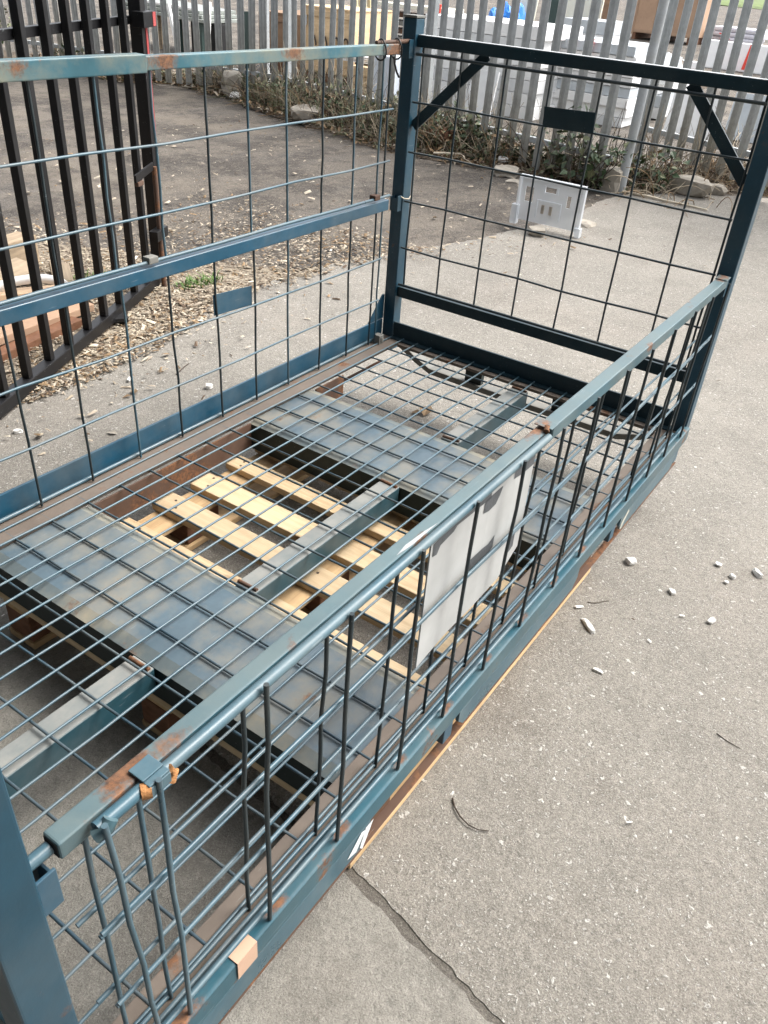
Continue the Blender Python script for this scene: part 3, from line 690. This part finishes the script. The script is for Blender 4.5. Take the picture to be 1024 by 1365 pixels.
# bare arching bramble canes
cz=thing('bramble_canes',(4.85,.62,G),'tangle of bare dry bramble canes on the ground right of the leaning post','plant')
for i in range(34):
    p=Vector((4.85+jit(.28),.45+jit(.5),bank_h(4.9,.5))); d=Vector((jit(1)-.35,jit(1),rnd.uniform(.5,1.5))).normalized(); pts=[p.copy()]
    for s in range(6):
        d=(d+Vector((jit(.25)-.05,jit(.25),-.28))).normalized(); p=p+d*rnd.uniform(.05,.10); p.z=max(p.z,G+.01); pts.append(p.copy())
    part('cane',MB().tube(pts,.0045,4,False,0,False,.5),m_stem if i%3 else m_dry,cz,0)
# sticks and stones lying at the foot of the bank
def stick(x,y,az,L,r,label,mat=None,curve=.15,z=None):
    mb=MB(); z=(bank_h(x,y) if z is None else z)+r*1.1; d=az; p=Vector((x,y,z)); pts=[p.copy()]
    for s in range(6):
        d+=jit(curve); p=p+Vector((math.cos(d),math.sin(d),jit(.03)))*L/6; p.z=max(p.z,G+r); pts.append(p.copy())
    mb.tube(pts,r,6,True,0,True,.6); o=link('stick',mb.mesh('stick',mat or m_stick)); tag(o,label,'stick',None); return o
S1=[((5.35,4.55),-1.1,.55,.014,'thick pale branch angled on the weeds in front of the plywood crate'),
((5.42,4.35),-.9,.5,.011,'thin pale stick lying beside the thick branch on the weeds'),
((5.0,1.75),.4,.5,.012,'curved bleached stick by the fence foot below the left brace'),
((4.80,1.9),1.6,.45,.012,'short bleached twig resting on dirt in front of the fence'),
((4.78,1.55),-1.2,.42,.012,'pale bent twig lying left of the end tag plate'),
((4.62,.72),-1.5,.75,.012,'long grey stick on the dirt in front of the leaning post'),
((5.5,6.9),-1.35,1.3,.016,'long bleached branch curving along the far left edge of the yard'),
((5.6,7.6),-1.0,.9,.016,'crooked pale branch at the far end of the weeds'),
((4.75,2.25),2.2,.4,.018,'stubby brown log end on the weeds near the far left post')]
for (xy,az,L,r,lb_) in S1: stick(*xy,az,L,r,lb_)
def rock(name,x,y,s,label,cat,mat,z=None,flat=.6,seed=0,el=1.):
    bm=bmesh.new(); bmesh.ops.create_icosphere(bm,subdivisions=2,radius=1); rr=random.Random(seed+int(1e4*abs(x*3+y)))
    ph=[rr.random()*6 for _ in range(6)]
    az=rr.random()*3
    for vv in bm.verts:
        c=vv.co; k=1+.22*math.sin(2.3*c.x+ph[0])+.18*math.sin(3.1*c.y+ph[1])+.16*math.sin(4.2*c.z+ph[2])+rr.uniform(-.1,.1)
        c2=Vector((max(-.86,min(.80,c.x*k))*el,max(-.78,min(.85,c.y*k)),max(-.70,min(.78,c.z*k))*flat)); vv.co=Matrix.Rotation(az,3,'Z')@c2*s
    lo_=min(v_.co.z for v_ in bm.verts)
    for vv in bm.verts: vv.co.z-=lo_
    me=bpy.data.meshes.new(name); bm.to_mesh(me); bm.free(); me.materials.append(mat)
    o=link(name,me); o.location=(x,y,(bank_h(x,y) if z is None else z)-.004*s*10); return tag(o,label,cat)
rock('stone',4.62,.83,.11,'tan squared stone standing at the foot of the leaning post','stone',m_stone,None,1.2,1)
rock('stone',4.45,1.75,.13,'flat pale stone lying on dark dirt below the tag plate','stone',m_stone,None,.35,2,1.5)
rock('stone',4.20,1.55,.08,'flat pale scrap of stone half way between barrier and fence','stone',m_stone,G-.02,.3,3)
rock('stone',3.35,.55,.09,'flat stone on the dirt just right of the clear plastic panel','stone',m_stone,G-.02,.4,4,1.3)
rock('stone',4.85,2.75,.13,'brown rounded stone beside the far left corner post weeds','stone',m_block,None,.7,5,1.4)
rock('stone',5.5,6.1,.17,'big sandy boulder leaning on the pales left of the crates','stone',m_stone,None,1.1,6)
rock('stone',5.05,4.55,.20,'flat grey lump of rubble in the weeds in front of the plywood crate','stone',m_stone,None,.45,7,1.5)
rock('stone',5.35,5.9,.08,'white fist-sized stone below the sandy boulder','stone',m_chunk,None,.8,8)
rock('stone',4.74,1.95,.055,'small bright white stone under the left brace of the end panel','stone',m_chunk,None,.9,9)
rock('stone',5.1,.25,.15,'pale rubble lump right of the bramble canes','stone',m_stone,None,.7,10,1.4)
rock('stone',5.35,.1,.10,'broken pale rubble piece next to the right brace','stone',m_stone,None,.6,11)

# ------------------------------------------------------------------ litter of wood chips and leaves by the slab edge
def edge_y(x): return float(np.interp(x,[p[0] for p in edge],[p[1] for p in edge]))
def litter(name,n,fx,fy,sizes,mats,wt,dens=None):
    mb=MB(); k=0
    while k<n:
        x=fx(); y=fy(x)
        if dens and rnd.random()>dens(x,y): continue
        k+=1; L=rnd.uniform(*sizes)*(1 if rnd.random()<.85 else 1.9); Wd=L*rnd.uniform(.22,.6); az=rnd.random()*6.28; t1=jit(.35); t2=jit(.35)
        z=(G+.003 if y<edge_y(x) else G-.013+hump(x,y)*.9)+rnd.random()*.018
        Mx=Matrix.Rotation(az,3,'Z')@Matrix.Rotation(t1,3,'Y')@Matrix.Rotation(t2,3,'X'); h=L*.05
        v=[Vector((x,y,z))+Mx@Vector(q) for q in ((-L/2,-Wd/2,0),(L/2,-Wd/2*rnd.uniform(.3,1),0),(L/2*rnd.uniform(.6,1),Wd/2,h),(-L/2,Wd/2*rnd.uniform(.3,1),0),(0,0,L*.12))]
        mb.add(v,[(0,1,4),(1,2,4),(2,3,4),(3,0,4)],False,rnd.choices(range(len(mats)),wt)[0])
    return tag(link(name,mb.mesh(name,mats)),kind='stuff')
def bed_mat():
    t=NT('chip_bed'); a=t.noise(9,7,.72); f=t.noise(70,5,.75); v=t.n('ShaderNodeTexVoronoi'); v.inputs['Scale'].default_value=75; t.l(t.co,v.inputs['Vector'])
    sp=t.n('ShaderNodeSeparateColor'); t.l(v.outputs['Color'],sp.inputs[0])
    c=t.mix(t.ramp(a,.35,.65),(.155,.115,.08),(.27,.225,.165)); c=t.mix(t.math('MULTIPLY',t.ramp(sp.outputs[0],.3,.8),.7),c,(.36,.31,.235)); c=t.mix(t.ramp(sp.outputs[1],.72,.8,0,.75),c,(.05,.036,.026)); c=t.mix(t.ramp(f,.46,.34,0,.8),c,(.035,.028,.02))
    t.col(c); t.rough(.92); t.bump(t.math('ADD',f,sp.outputs[0]),.8,.012); return t.m
mb=MB(); v=[];f=[]; xsb=near(-2.6,1.1,90); nb=16
for i,x in enumerate(xsb):
    fade=max(.06,min(1,(1.1-x)/.9)); y0=edge_y(x)-.035+jit(.03); wdt=(1.35+.35*math.sin(3*x)+.2*math.sin(7.3*x)+jit(.12))*fade
    for j in range(nb+1):
        y=y0+wdt*j/nb; e=min(1,j/1.5,(nb-j)/2.5); zb=(G+.001 if y<edge_y(x) else G-.022+hump(x,y)*.9); v.append((x+jit(.015),y+jit(.02),zb-.006+.022*e+jit(.005)*e))
for i in range(len(xsb)-1):
    for j in range(nb): q=i*(nb+1)+j; f.append((q,q+1,q+nb+2,q+nb+1))
mb.add(v,f,True); tag(link('wood_chip_bed',mb.mesh('wood_chip_bed',bed_mat())),kind='stuff')
MT=[m_chipl,m_dry,m_chipd,m_stem,m_stick]
litter('wood_chip_litter',24000,lambda:rnd.uniform(-2.2,2.0),lambda x:edge_y(x)-.10+abs(rnd.gauss(0,.85)),(.007,.027),MT,(4,5,4,6,.5),lambda x,y:(1 if x<.45 else .35) if y<edge_y(x)+2.1 else .25)
litter('scattered_chips',1500,lambda:rnd.uniform(-2,5.3),lambda x:rnd.uniform(edge_y(x)-.02,edge_y(x)+4.6),(.008,.032),MT,(6,3,2,3,3))
litter('slab_crumbs',420,lambda:rnd.uniform(-1.5,3),lambda x:edge_y(x)-abs(rnd.gauss(0,.22)),(.006,.028),MT,(5,4,3,3,2))
litter('ground_grit',420,lambda:rnd.uniform(-2.1,5),lambda x:rnd.uniform(-3.2,.9),(.004,.011),[m_chunk,m_stone,m_chipd],(3,3,1))
litter('far_crumbs',260,lambda:rnd.uniform(2.6,6.5),lambda x:rnd.uniform(-2.5,.8),(.008,.022),[m_stone,m_chipd,m_chipl],(2,4,1))
# grass tufts
def tuft(x,y,n,label):
    mb=MB()
    for i in range(n):
        a=rnd.random()*6.28; L=rnd.uniform(.03,.09); px,py=x+jit(.13),y+jit(.05); d=Vector((math.cos(a)*.5,math.sin(a)*.5,rnd.uniform(.4,1)))
        q=Vector((-math.sin(a),math.cos(a),0))*.0035; b=Vector((px,py,G-.01)); m_=b+d*L*.6; e=b+Vector((d.x*1.6,d.y*1.6,d.z*.8))*L
        mb.add([b-q,b+q,m_+q*.8,m_-q*.8,e],[(0,1,2,3),(3,2,4)])
    tag(link('grass_tuft',mb.mesh('grass_tuft',[m_grass])),label,'grass')
tuft(.42,1.52,170,'bright green grass tuft in the wood chips right of the gate end')
tuft(.03,1.95,90,'sparse green tuft behind the black gate bottom rail')

# ------------------------------------------------------------------ scrap wood and card behind the black gate
def boxthing(name,loc,size,rot,mat,label,cat,tilt=(0,0),bev=.004):
    mb=MB().box(-size[0]/2,size[0]/2,-size[1]/2,size[1]/2,0,size[2]); o=link(name,mb.mesh(name,mat,bev)); o.location=loc; o.rotation_euler=(tilt[0],tilt[1],rot); return tag(o,label,cat)
boxthing('timber_block',(-.10,2.42,G-.015),(.30,.13,.16),.2,m_greywood,'short sawn timber block behind the black gate at the picture edge','timber')
boxthing('plank',(-.42,2.02,G+.10),(.62,.13,.03),.55,m_greywood,'grey weathered plank tipped up on the scrap heap behind the gate','plank',(.35,.12))
boxthing('plank',(-.62,1.62,G+.03),(.75,.22,.035),.15,m_chipb,'wide tan board lying flat on the ground behind the gate bars','plank',(.04,.03))
boxthing('plank',(-.45,1.78,G+.085),(.5,.16,.03),-.2,m_cardb,'brown board on top of the flat board behind the gate','plank',(-.15,.1))
boxthing('plank',(-.72,1.45,G-.01),(.7,.07,.045),.18,m_block,'dark timber batten under the flat board behind the gate','plank')
boxthing('plank',(-.12,1.95,G+.02),(.4,.10,.02),1.0,m_greywood,'thin grey batten poking out of the scrap heap behind the gate','plank',(.2,-.2))
mb=MB(); pts=[(-.55+.30*math.cos(a),1.70+.10*math.sin(a),G+.09+.07*math.sin(a*1.2)) for a in [i*.26 for i in range(13)]]
v=[];f=[]
for i,p in enumerate(pts):
    for s in (-.022,.022): v.append((p[0],p[1],p[2]+s)); v.append((p[0]+.002,p[1]+.002,p[2]+s))
for i in range(len(pts)-1): a=i*4; b=a+4; f+=[(a,a+2,b+2,b),(a+1,b+1,b+3,a+3),(a+2,a+3,b+3,b+2),(a,b,b+1,a+1)]
mb.add(v,f,True); tag(link('plastic_strip',mb.mesh('plastic_strip',m_white2)),'curled white plastic strip on the scrap heap behind the gate','strip')
rock('rag',-.30,1.72,.09,'crumpled black rag under the gate bottom rail','rag',m_blackp,G,.6,3,1.3)
rock('rag',-.21,1.42,.05,'small black scrap poking out below the gate rail','rag',m_blackp,G,.5,4,1.4)
rock('rag',.12,1.78,.05,'blue scrap of plastic at the end of the gate bottom rail','rag',m_tarp,G,.5,6,1.3)
rock('rag',.25,1.75,.06,'dark crumpled scrap beside the blue scrap','rag',m_blackp,G,.5,7,1.2)

# ------------------------------------------------------------------ clear plastic crate side standing on the slab edge
bt=NT('clear_plastic'); bt.col(bt.mix(bt.ramp(bt.noise(5,4),.3,.7),(.66,.70,.74),(.78,.81,.84))); bt.rough(.3); bt.b.inputs['Alpha'].default_value=.58; bt.b.inputs['Transmission Weight'].default_value=.15
m_clear=bt.m
cp=thing('crate_side',(2.98,.67,G),'translucent pale plastic crate side with slots, standing upright near the slab edge','panel')
X0=2.965
def holed(y0,y1,z0,z1,holes,x0,x1,name,mat,par):
    # plate with rectangular holes from a cell grid
    ysg=sorted({y0,y1,*[h[0] for h in holes],*[h[1] for h in holes]}); zsg=sorted({z0,z1,*[h[2] for h in holes],*[h[3] for h in holes]})
    mb=MB(); cells={}
    for i in range(len(ysg)-1):
        for j in range(len(zsg)-1):
            yc=(ysg[i]+ysg[i+1])/2; zc=(zsg[j]+zsg[j+1])/2
            if not any(h[0]<yc<h[1] and h[2]<zc<h[3] for h in holes): cells[i,j]=1
    for (i,j) in cells:
        a,b,c,d=ysg[i],ysg[i+1],zsg[j],zsg[j+1]
        mb.add([(x0,a,c),(x0,b,c),(x0,b,d),(x0,a,d),(x1,a,c),(x1,b,c),(x1,b,d),(x1,a,d)],[(0,1,2,3),(7,6,5,4)]+([(0,4,5,1)] if (i,j-1) not in cells else [])+([(3,2,6,7)] if (i,j+1) not in cells else [])+([(0,3,7,4)] if (i-1,j) not in cells else [])+([(1,5,6,2)] if (i+1,j) not in cells else []))
    me=mb.mesh(name,mat); bm=bmesh.new(); bm.from_mesh(me); bmesh.ops.remove_doubles(bm,verts=bm.verts[:],dist=1e-5); bmesh.ops.recalc_face_normals(bm,faces=bm.faces[:]); bm.to_mesh(me); bm.free()
    return link(name,me,par)
pb=holed(.435,.905,G+.035,.055,[(.63,.715,-.015,.02),(.80,.865,-.10,.0),(.515,.545,-.09,-.01)],X0,X0+.006,'panel_sheet',m_clear,cp)
part('top_rim',MB().box(X0-.016,X0+.022,.422,.918,.0555,.073),m_clear,cp,.004)
for y in (.425,.912): part('side_rim',MB().box(X0-.014,X0+.020,y-.008,y+.008,G+.02,.055),m_clear,cp,.003)
part('door_frame',MB().box(X0-.010,X0-.001,.575,.585,-.19,-.07).box(X0-.010,X0-.001,.755,.765,-.19,-.07).box(X0-.010,X0-.001,.5855,.7545,-.08,-.07),m_clear,pb,.002)
for y in (.64,.70): part('slot_rib',MB().box(X0-.012,X0-.001,y,y+.022,-.16,-.10),m_stone,pb,.003)
part('slot_frame',MB().box(X0-.008,X0-.001,.615,.63,-.025,.03).box(X0-.008,X0-.001,.715,.73,-.025,.03),m_clear,pb,.002)
part('foot',MB().box(X0-.028,X0+.02,.895,.945,G+.001,-.13),m_clear,cp,.006)
part('foot',MB().box(X0-.028,X0+.02,.40,.445,G+.001,-.20),m_clear,cp,.006)
rock('stone',2.80,.66,.065,'tan stone on the slab right below the clear plastic panel','stone',m_stone,G,.6,14,1.3)

# ------------------------------------------------------------------ the neighbouring yard behind the fence
def crate(name,x0,x1,y0,y1,z0,z1,mat,trim,label,nb=3):
    t=thing(name,((x0+x1)/2,(y0+y1)/2,G),label,'crate')
    d=.018
    for q in range(nb):
        a=y0+(y1-y0)*q/nb; b=y0+(y1-y0)*(q+1)/nb
        part('front_panel',MB().box(x0,x0+d,a+.003,b-.003,z0,z1),mat,t,.002)
    part('side_panel',MB().box(x0+d+.001,x1,y0,y0+d,z0,z1),mat,t,.002)
    part('side_panel',MB().box(x0+d+.001,x1,y1-d,y1,z0,z1),mat,t,.002)
    part('back_panel',MB().box(x1+.001,x1+d,y0,y1,z0,z1),mat,t,.002)
    part('lid',MB().box(x0-.01,x1+.02,y0-.01,y1+.01,z1+.001,z1+.02),trim,t,.003)
    for y in (y0-.012,y1-.05): part('corner_batten',MB().box(x0-.022,x0-.001,y,y+.062,z0-.05,z1),trim,t,.003)
    for z in (z1-.10,z0+.02): part('batten',MB().box(x0-.018,x0-.001,y0+.052,y1-.053,z,z+.07),trim,t,.003)
    for y in (y0+.08,(y0+y1)/2,y1-.08): part('skid',MB().box(x0,x1,y-.05,y+.05,G-.02,z0-.001),m_block,t,.003)
    return t
crate('wooden_crate',8.1,9.0,7.16,7.95,-.16,.47,m_brownply,m_brownply,'brown weathered crate behind the fence, left of the pale plywood crate')
pc=crate('wooden_crate',7.9,8.8,6.04,6.96,-.18,.62,m_ply,m_ply,'pale plywood crate with dark rope loops standing behind the fence')
for y in (6.75,6.55,6.33,6.16):
    pts=[(7.872,y+.06*math.cos(a),.18+.11*math.sin(a)-.02*(a>2)) for a in [i*math.pi/8 for i in range(9)]]
    part('rope_loop',MB().tube(pts,.012,6),m_brtwig,pc,0)
for y in (6.90,6.085): part('paper_tag',MB().box(7.874,7.877,y-.03,y+.03,.40,.52),m_gboard,pc,0)
def boards(name,x0,x1,y0,y1,z0,z1,n,mat,label,cat='stack',over=.03,tilt=0):
    t=thing(name,((x0+x1)/2,(y0+y1)/2,G),label,cat); h=(z1-z0)/n
    for k in range(n):
        a=jit(over);b=jit(over);c=jit(over)*.6
        mb=MB().box(x0+c,x1+c,y0+a,y1+b,z0+k*h,z0+(k+1)*h-.006); part('board',mb,mat[k%len(mat)],t,.003)
    return t
tl=thing('slat_bundle',(9.2,6.5,G),'bundle of pale green timber slats leaning beside the plywood crate','timber')
for k in range(5): part('slat',MB().beam((8.9+k*.03,6.36+k*.09,G-.02),(9.1+k*.03,6.62+k*.11,1.15),.05,.03,(1,0,0)),m_palegreen,tl,.003)
rk=thing('rail_stack',(12.2,7.6,G),'stack of long dark steel rails behind the far left cage post','stack')
for k in range(6): part('rail',MB().box(11.9+.05*(k%2),12.4,6.5+jit(.2),8.7+jit(.2),G+.13*k,G+.13*k+.075),m_rust if k%2 else m_grey,rk,.008)
part('pale_bearer',MB().box(11.8,12.4,6.9,8.4,G+.80,G+.86),m_cream,rk,.005)
boards('board_stack',7.2,7.7,5.10,5.57,G-.02,.07,3,[m_ply],'low stack of plywood offcuts right of the pale plywood crate')
ws=boards('sheet_stack',7.35,7.85,5.0,5.9,.085,.17,4,[m_white],'thin white sheets lying on the plywood offcuts')
for y in (5.15,5.55,5.8): part('bearer',MB().box(7.72,7.84,y,y+.08,G-.02,.0845),m_greywood,ws,.003)
boxthing('plastic_box',(7.0,4.83,G-.02),(.3,.33,.55),.1,m_bbox,'pale blue plastic box between plywood offcuts and white boards','box',bev=.02)
boards('board_stack',7.6,8.7,3.05,4.72,G-.02,.72,7,[m_white,m_white,m_white2],'tall stack of thick white insulation boards behind the fence')
boards('board_stack',8.2,9.2,2.10,3.30,G-.02,.60,8,[m_white2,m_white,m_white,m_gboard],'lower stack of white boards with a red strip at its side')
boards('board_stack',9.4,10.3,2.05,3.1,G-.02,.42,5,[m_white2,m_gboard,m_white],'rough pile of pale board offcuts beside the lower white stack',over=.14)
for i,(x,y,z,h,l) in enumerate(((8.16,2.94,.42,.20,'left of the pair'),(8.16,2.69,.43,.20,'right of the pair'))):
    o=link('red_strip',MB().beam((x,y,z),(x-.005,y-.04,z+h),.035,.02,(1,0,0)).mesh('red_strip',m_red,.003)); tag(o,'slim red plastic strip against the white boards, %s'%l,'strip')
for (x,y,z,h,lbl) in ((11.7,7.02,.44,.22,'red marker standing on the dark rails behind the cage post'),(11.7,6.15,.50,.17,'short red marker beside the blue tarp'),(9.33,2.62,.30,.16,'small red marker on the rough board pile'),(15.7,4.05,-.27,.36,'orange-red stake standing behind the white barrier blocks'),(18.6,3.50,-.27,.40,'small red stake right behind the long white barrier')):
    o=link('red_marker',MB().beam((x,y,G-.01 if x>15 else z-.02),(x,y-.02,z+h),.06,.04,(1,0,0)).mesh('red_marker',m_red,.004)); tag(o,lbl,'marker')
    if x<15 : pass
boards('board_stack',12,12.9,3.95,4.8,G-.02,.66,5,[m_gboard,m_white2],'grey-blue sheets stacked below the leaning cream board')
bl=[('cream_board',14.0,5.0,5.95,1.25,m_cream,'large cream board leaning behind the grey-blue sheets'),('green_board',13.0,5.42,5.72,1.2,m_dgreen,'dark green board standing left of the large cream board'),('cream_board',13.5,6.08,6.45,1.2,m_cream,'narrow cream board standing right of the blue tarp')]
for n_,x,y0,y1,zt,mt,lb2 in bl:
    o=link(n_,MB().beam((x,(y0+y1)/2,G-.02),(x+.25,(y0+y1)/2,zt),y1-y0,.05,(1,0,0)).mesh(n_,mt,.006)); tag(o,lb2,'board')
o=link('brown_post',MB().box(14,14.15,4.72,4.92,G-.02,1.5).mesh('brown_post',m_brownply,.01)); tag(o,'dark brown timber post beside the large cream board','post')
def mound(name,x,y,sx_,sy,h,mat,label,cat,n=14,rough=.16):
    mb=MB(); v=[];f=[]
    for i in range(n+1):
        for j in range(n+1):
            a=i/n*2-1;b=j/n*2-1; k=max(0,1-max(abs(a),abs(b))**6)
            zz=h*k*(1+rough*math.sin(5*a+3*b+x)+rough*.7*math.sin(9*b-4*a))+jit(.02)*k
            v.append((x+a*sx_+jit(.015),y+b*sy+jit(.015),G-.02+zz))
    for i in range(n):
        for j in range(n): q=i*(n+1)+j; f.append((q,q+1,q+n+2,q+n+1))
    mb.add(v,f,False); return tag(link(name,mb.mesh(name,mat)),label,cat)
mound('blue_tarp',13.2,6.42,.35,.42,.92,m_tarp,'bright blue tarp bundled over something behind the white boards','tarp',16,.08)
br=crate('wooden_crate',26,27.6,6.7,8.6,-.10,1.75,m_chipb,m_chipb,'big reddish chipboard crate far behind the fence right of the leaning post')
sk=thing('sack_pile',(27.8,5.9,G),'flat pile of printed white bulk sacks on the far asphalt','sacks')
for k in range(7):
    y=5.35+.17*k if k<4 else 5.1+.45*(k-3)
    mb=MB(); z0=G+.0+.13*(k%4); mb.box(27.2+jit(.1),28.3+jit(.1),5.0+jit(.2)+.25*(k>3),6.65+jit(.2)-.3*(k>3),z0,z0+.12); part('sack',mb,m_sack,sk,.05)
for k in range(3): part('red_print',MB().box(27.03,27.04,5.75+.1*k,6.1+.05*k,G+.06+.13*k,G+.09+.13*k),m_red,sk,0)
for i,(x,y0,y1,h,lb2) in enumerate(((16,3.46,4.33,.26,'short white plastic barrier block behind the leaning post'),(19,2.7,4.3,.52,'long white barrier block right of the leaning post'),(18.9,.9,2.62,.52,'white barrier block at the right picture edge'))):
    pr=[(-.22,G-.02),(.22,G-.02),(.12,G+h),(-.12,G+h)]
    o=thing('barrier_block',(x,(y0+y1)/2,G),lb2,'barrier')
    part('body',MB().prism([(x+a,b) for a,b in pr],1,y0,y1),m_white,o,.02) if False else None
    mb=MB(); v=[(x+a,y0,b) for a,b in pr]+[(x+a,y1,b) for a,b in pr]; mb.add(v,[(0,1,2,3),(7,6,5,4)]+[(q,(q+1)%4,4+(q+1)%4,4+q) for q in range(4)]); part('body',mb,m_white,o,.02)
    if i: 
        mb=MB(); yy=y0+.55; q=[(x-.2255,G+.03),(x-.126,G+h-.01)]; mb.add([(q[0][0],yy,q[0][1]),(q[0][0],yy+.09,q[0][1]),(q[1][0],yy+.05,q[1][1]),(q[1][0],yy-.04,q[1][1])],[(0,1,2,3)]); part('red_stripe',mb,m_red,o,0)
for n_,x,y0,y1,zt,mt,lb2 in (('white_panel',8.3,1.0,1.60,.17,m_white,'low white panel leaning behind the paler fence'),('grey_panel',8.7,.55,.98,.22,m_gboard,'grey panel leaning behind the right end of the fence'),('white_panel',7.2,3.42,3.78,.22,m_white2,'small white panel standing close behind the pales near the left brace')):
    o=link(n_,MB().beam((x,(y0+y1)/2,G-.02),(x+.12,(y0+y1)/2,zt),y1-y0,.04,(1,0,0)).mesh(n_,mt,.005)); tag(o,lb2,'panel')
mound('torn_sheeting',10.9,2.75,.5,.6,.62,m_white2,'crumpled torn white sheeting heaped on the board offcuts','sheeting',14,.12)
mound('rubble_heap',13.5,3.6,1.2,.8,.28,m_soil,'low dark heap of rubble and twigs behind the leaning post','rubble',14,.4)
# pale shell-like hull and black void stand-in behind the far fence
hl=thing('sheet_pile',(8.6,10.2,G),'dull grey sheets with a white edge lying on dark trestles behind the far fence','stack')
for k in range(3): part('sheet',MB().beam((8.6+.06*k,11.4-.1*k,.28+.055*k),(8.7+.05*k,9.3+.1*k,.22+.055*k),.9,.045,(1,0,0.05) if False else (0,0,1)),m_hull,hl,.004)
part('white_edge',MB().beam((8.13,11.38,.43),(8.24,9.5,.37),.02,.03),m_white,hl,.003)
for y in (9.4,9.9,10.4,11.0):
  for x in (8.3,8.9): part('trestle',MB().box(x,x+.06,y,y+.09,G-.02,.21),m_dgreen if y<10 else m_greywood,hl,.004)
part('dark_void_box',MB().box(8.5,8.9,9.3,9.85,G-.02,.18),m_blackp,hl,.01)  # black box standing in for the shaded void below the sheets
for i,(x,y,h,a,mt,lb2) in enumerate(((7.2,8.75,.75,.25,m_white,'white plastic pipe leaning against the far fence'),(7.0,8.0,.85,-.05,m_white,'thin white upright pipe left of the brown crate'),(7.1,9.9,1.1,.1,m_ply,'tan plank end leaning behind the far fence'),(7.6,7.75,.75,.05,m_dgreen,'dark upright panel left of the brown crate'))):
    o=link('leaning_pole',MB().beam((x,y,G-.02),(x+.05,y+a,G+h),.05 if i<2 else .22,.04,(1,0,0)).mesh('leaning_pole',mt,.005)); tag(o,lb2,'pole')
for i,(x,y,h,wd,n_,lb2) in enumerate(((5.55,12.6,.75,.7,220,'ivy growing up the far fence between the black gate bars'),(5.65,10.9,.45,.6,140,'small green weed clump at the far fence foot'))): ivy(x,y,h,wd,n_,lb2,(2,3))

# ------------------------------------------------------------------ small things on the concrete
CH=[(-.449,-1.241,.022,'largest white crumb of plaster on the concrete right of the cage',1.2),(-.817,-1.25,.013,'long white plaster splinter lying near the pallet edge',4.2),(-.511,-1.395,.013,'white crumb in the middle of the open concrete',1.7),(-.314,-1.522,.013,'blocky white crumb below the pair near the right picture edge',1.3),(-.245,-1.581,.017,'white crumb nearest the right picture edge',1.9),(-.573,-1.531,.013,'white tube-like crumb lowest in the right hand group',1.6),(-.28,-1.47,.013,'jagged white crumb at the top of the right hand group',1.2),(-.355,-1.515,.009,'tiny white crumb under the blocky one',1.2),(-.508,-1.139,.010,'white flake beside the far end of the pallet edge',1.5),(-.60,-1.135,.009,'small white flake just below the pallet far corner',1.3),(-.448,.587,.022,'white lump on the concrete beside the left side of the cage',1.2),(-.619,.876,.016,'white flake on the concrete between gate and cage',1.6),(-1.173,.832,.016,'white flake lying under the black gate rail',1.6),(-.76,-1.20,.008,'thin white sliver above the long splinter',2.6),(-.97,-1.345,.008,'thin pale sliver on the concrete below the splinter',3.0)]
for i,(x,y,s,l,e) in enumerate(CH): rock('plaster_crumb',x,y,s*.74,l,'plaster crumb',m_chunk,G+.001,.8,20+i,e)
rock('plaster_crumb',-.83,-.47,.018,'white crumb of foam lying on the pallet boards inside the cage','plaster crumb',m_chunk,G+.151,.7,50,1.5)
def arc(name,c,r,a0,a1,th,label,cat,mat):
    pts=[(c[0]+r*math.cos(a0+(a1-a0)*i/10),c[1]+r*math.sin(a0+(a1-a0)*i/10),G+th+.004*math.sin(i/10*math.pi)) for i in range(11)]
    o=link(name,MB().tube(pts,th,5,True,0,True,.7).mesh(name,mat)); return tag(o,label,cat)
o=link('dark_strip',MB().tube([(x,y,G+.0025+.004*math.sin(k*.6)) for k,(x,y) in enumerate([(-1.549,-1.239),(-1.567,-1.255),(-1.581,-1.277),(-1.588,-1.301),(-1.585,-1.323),(-1.572,-1.343)])],.0022,5,True,0,True,.5).mesh('dark_strip',m_brtwig)); tag(o,'curved dark brown strip lying on the concrete in the foreground','strip')
stick(-.985,-1.664,-1.85,.062,.0013,'thin dark twig on the concrete at the right',m_brtwig,.1,G)
stick(-.72,-1.21,-.9,.07,.0015,'hair-thin brown twig beside the white splinter',m_brtwig,.35,G)
stick(-.45,.78,.3,.12,.003,'dark twig on the concrete left of the cage',m_brtwig,.3,G)
mb=MB(); leaf(mb,(-.70,.76,G+.006),.06,.7,0,0,.5); leaf(mb,(-.71,.76,G+.007),.04,2.7,0.1,0,.5); tag(link('dead_leaf',mb.mesh('dead_leaf',[m_dry])),'curled dead leaf on the concrete between gate and cage','leaf')
mb=MB(); leaf(mb,(-.06,-.22,G+.006),.10,.3,-.1,0,.6); leaf(mb,(-.05,-.20,G+.012),.06,1.8,.3,0,.6); tag(link('dead_leaf',mb.mesh('dead_leaf',[m_dry])),'brown dead leaf on the concrete under the far end of the cage floor','leaf')
mb=MB(); leaf(mb,(-.95,.56,G+.005),.045,2.0,0,0,.6); tag(link('dead_leaf',mb.mesh('dead_leaf',[m_stone])),'small grey leaf on the concrete near the left upstand of the cage','leaf')
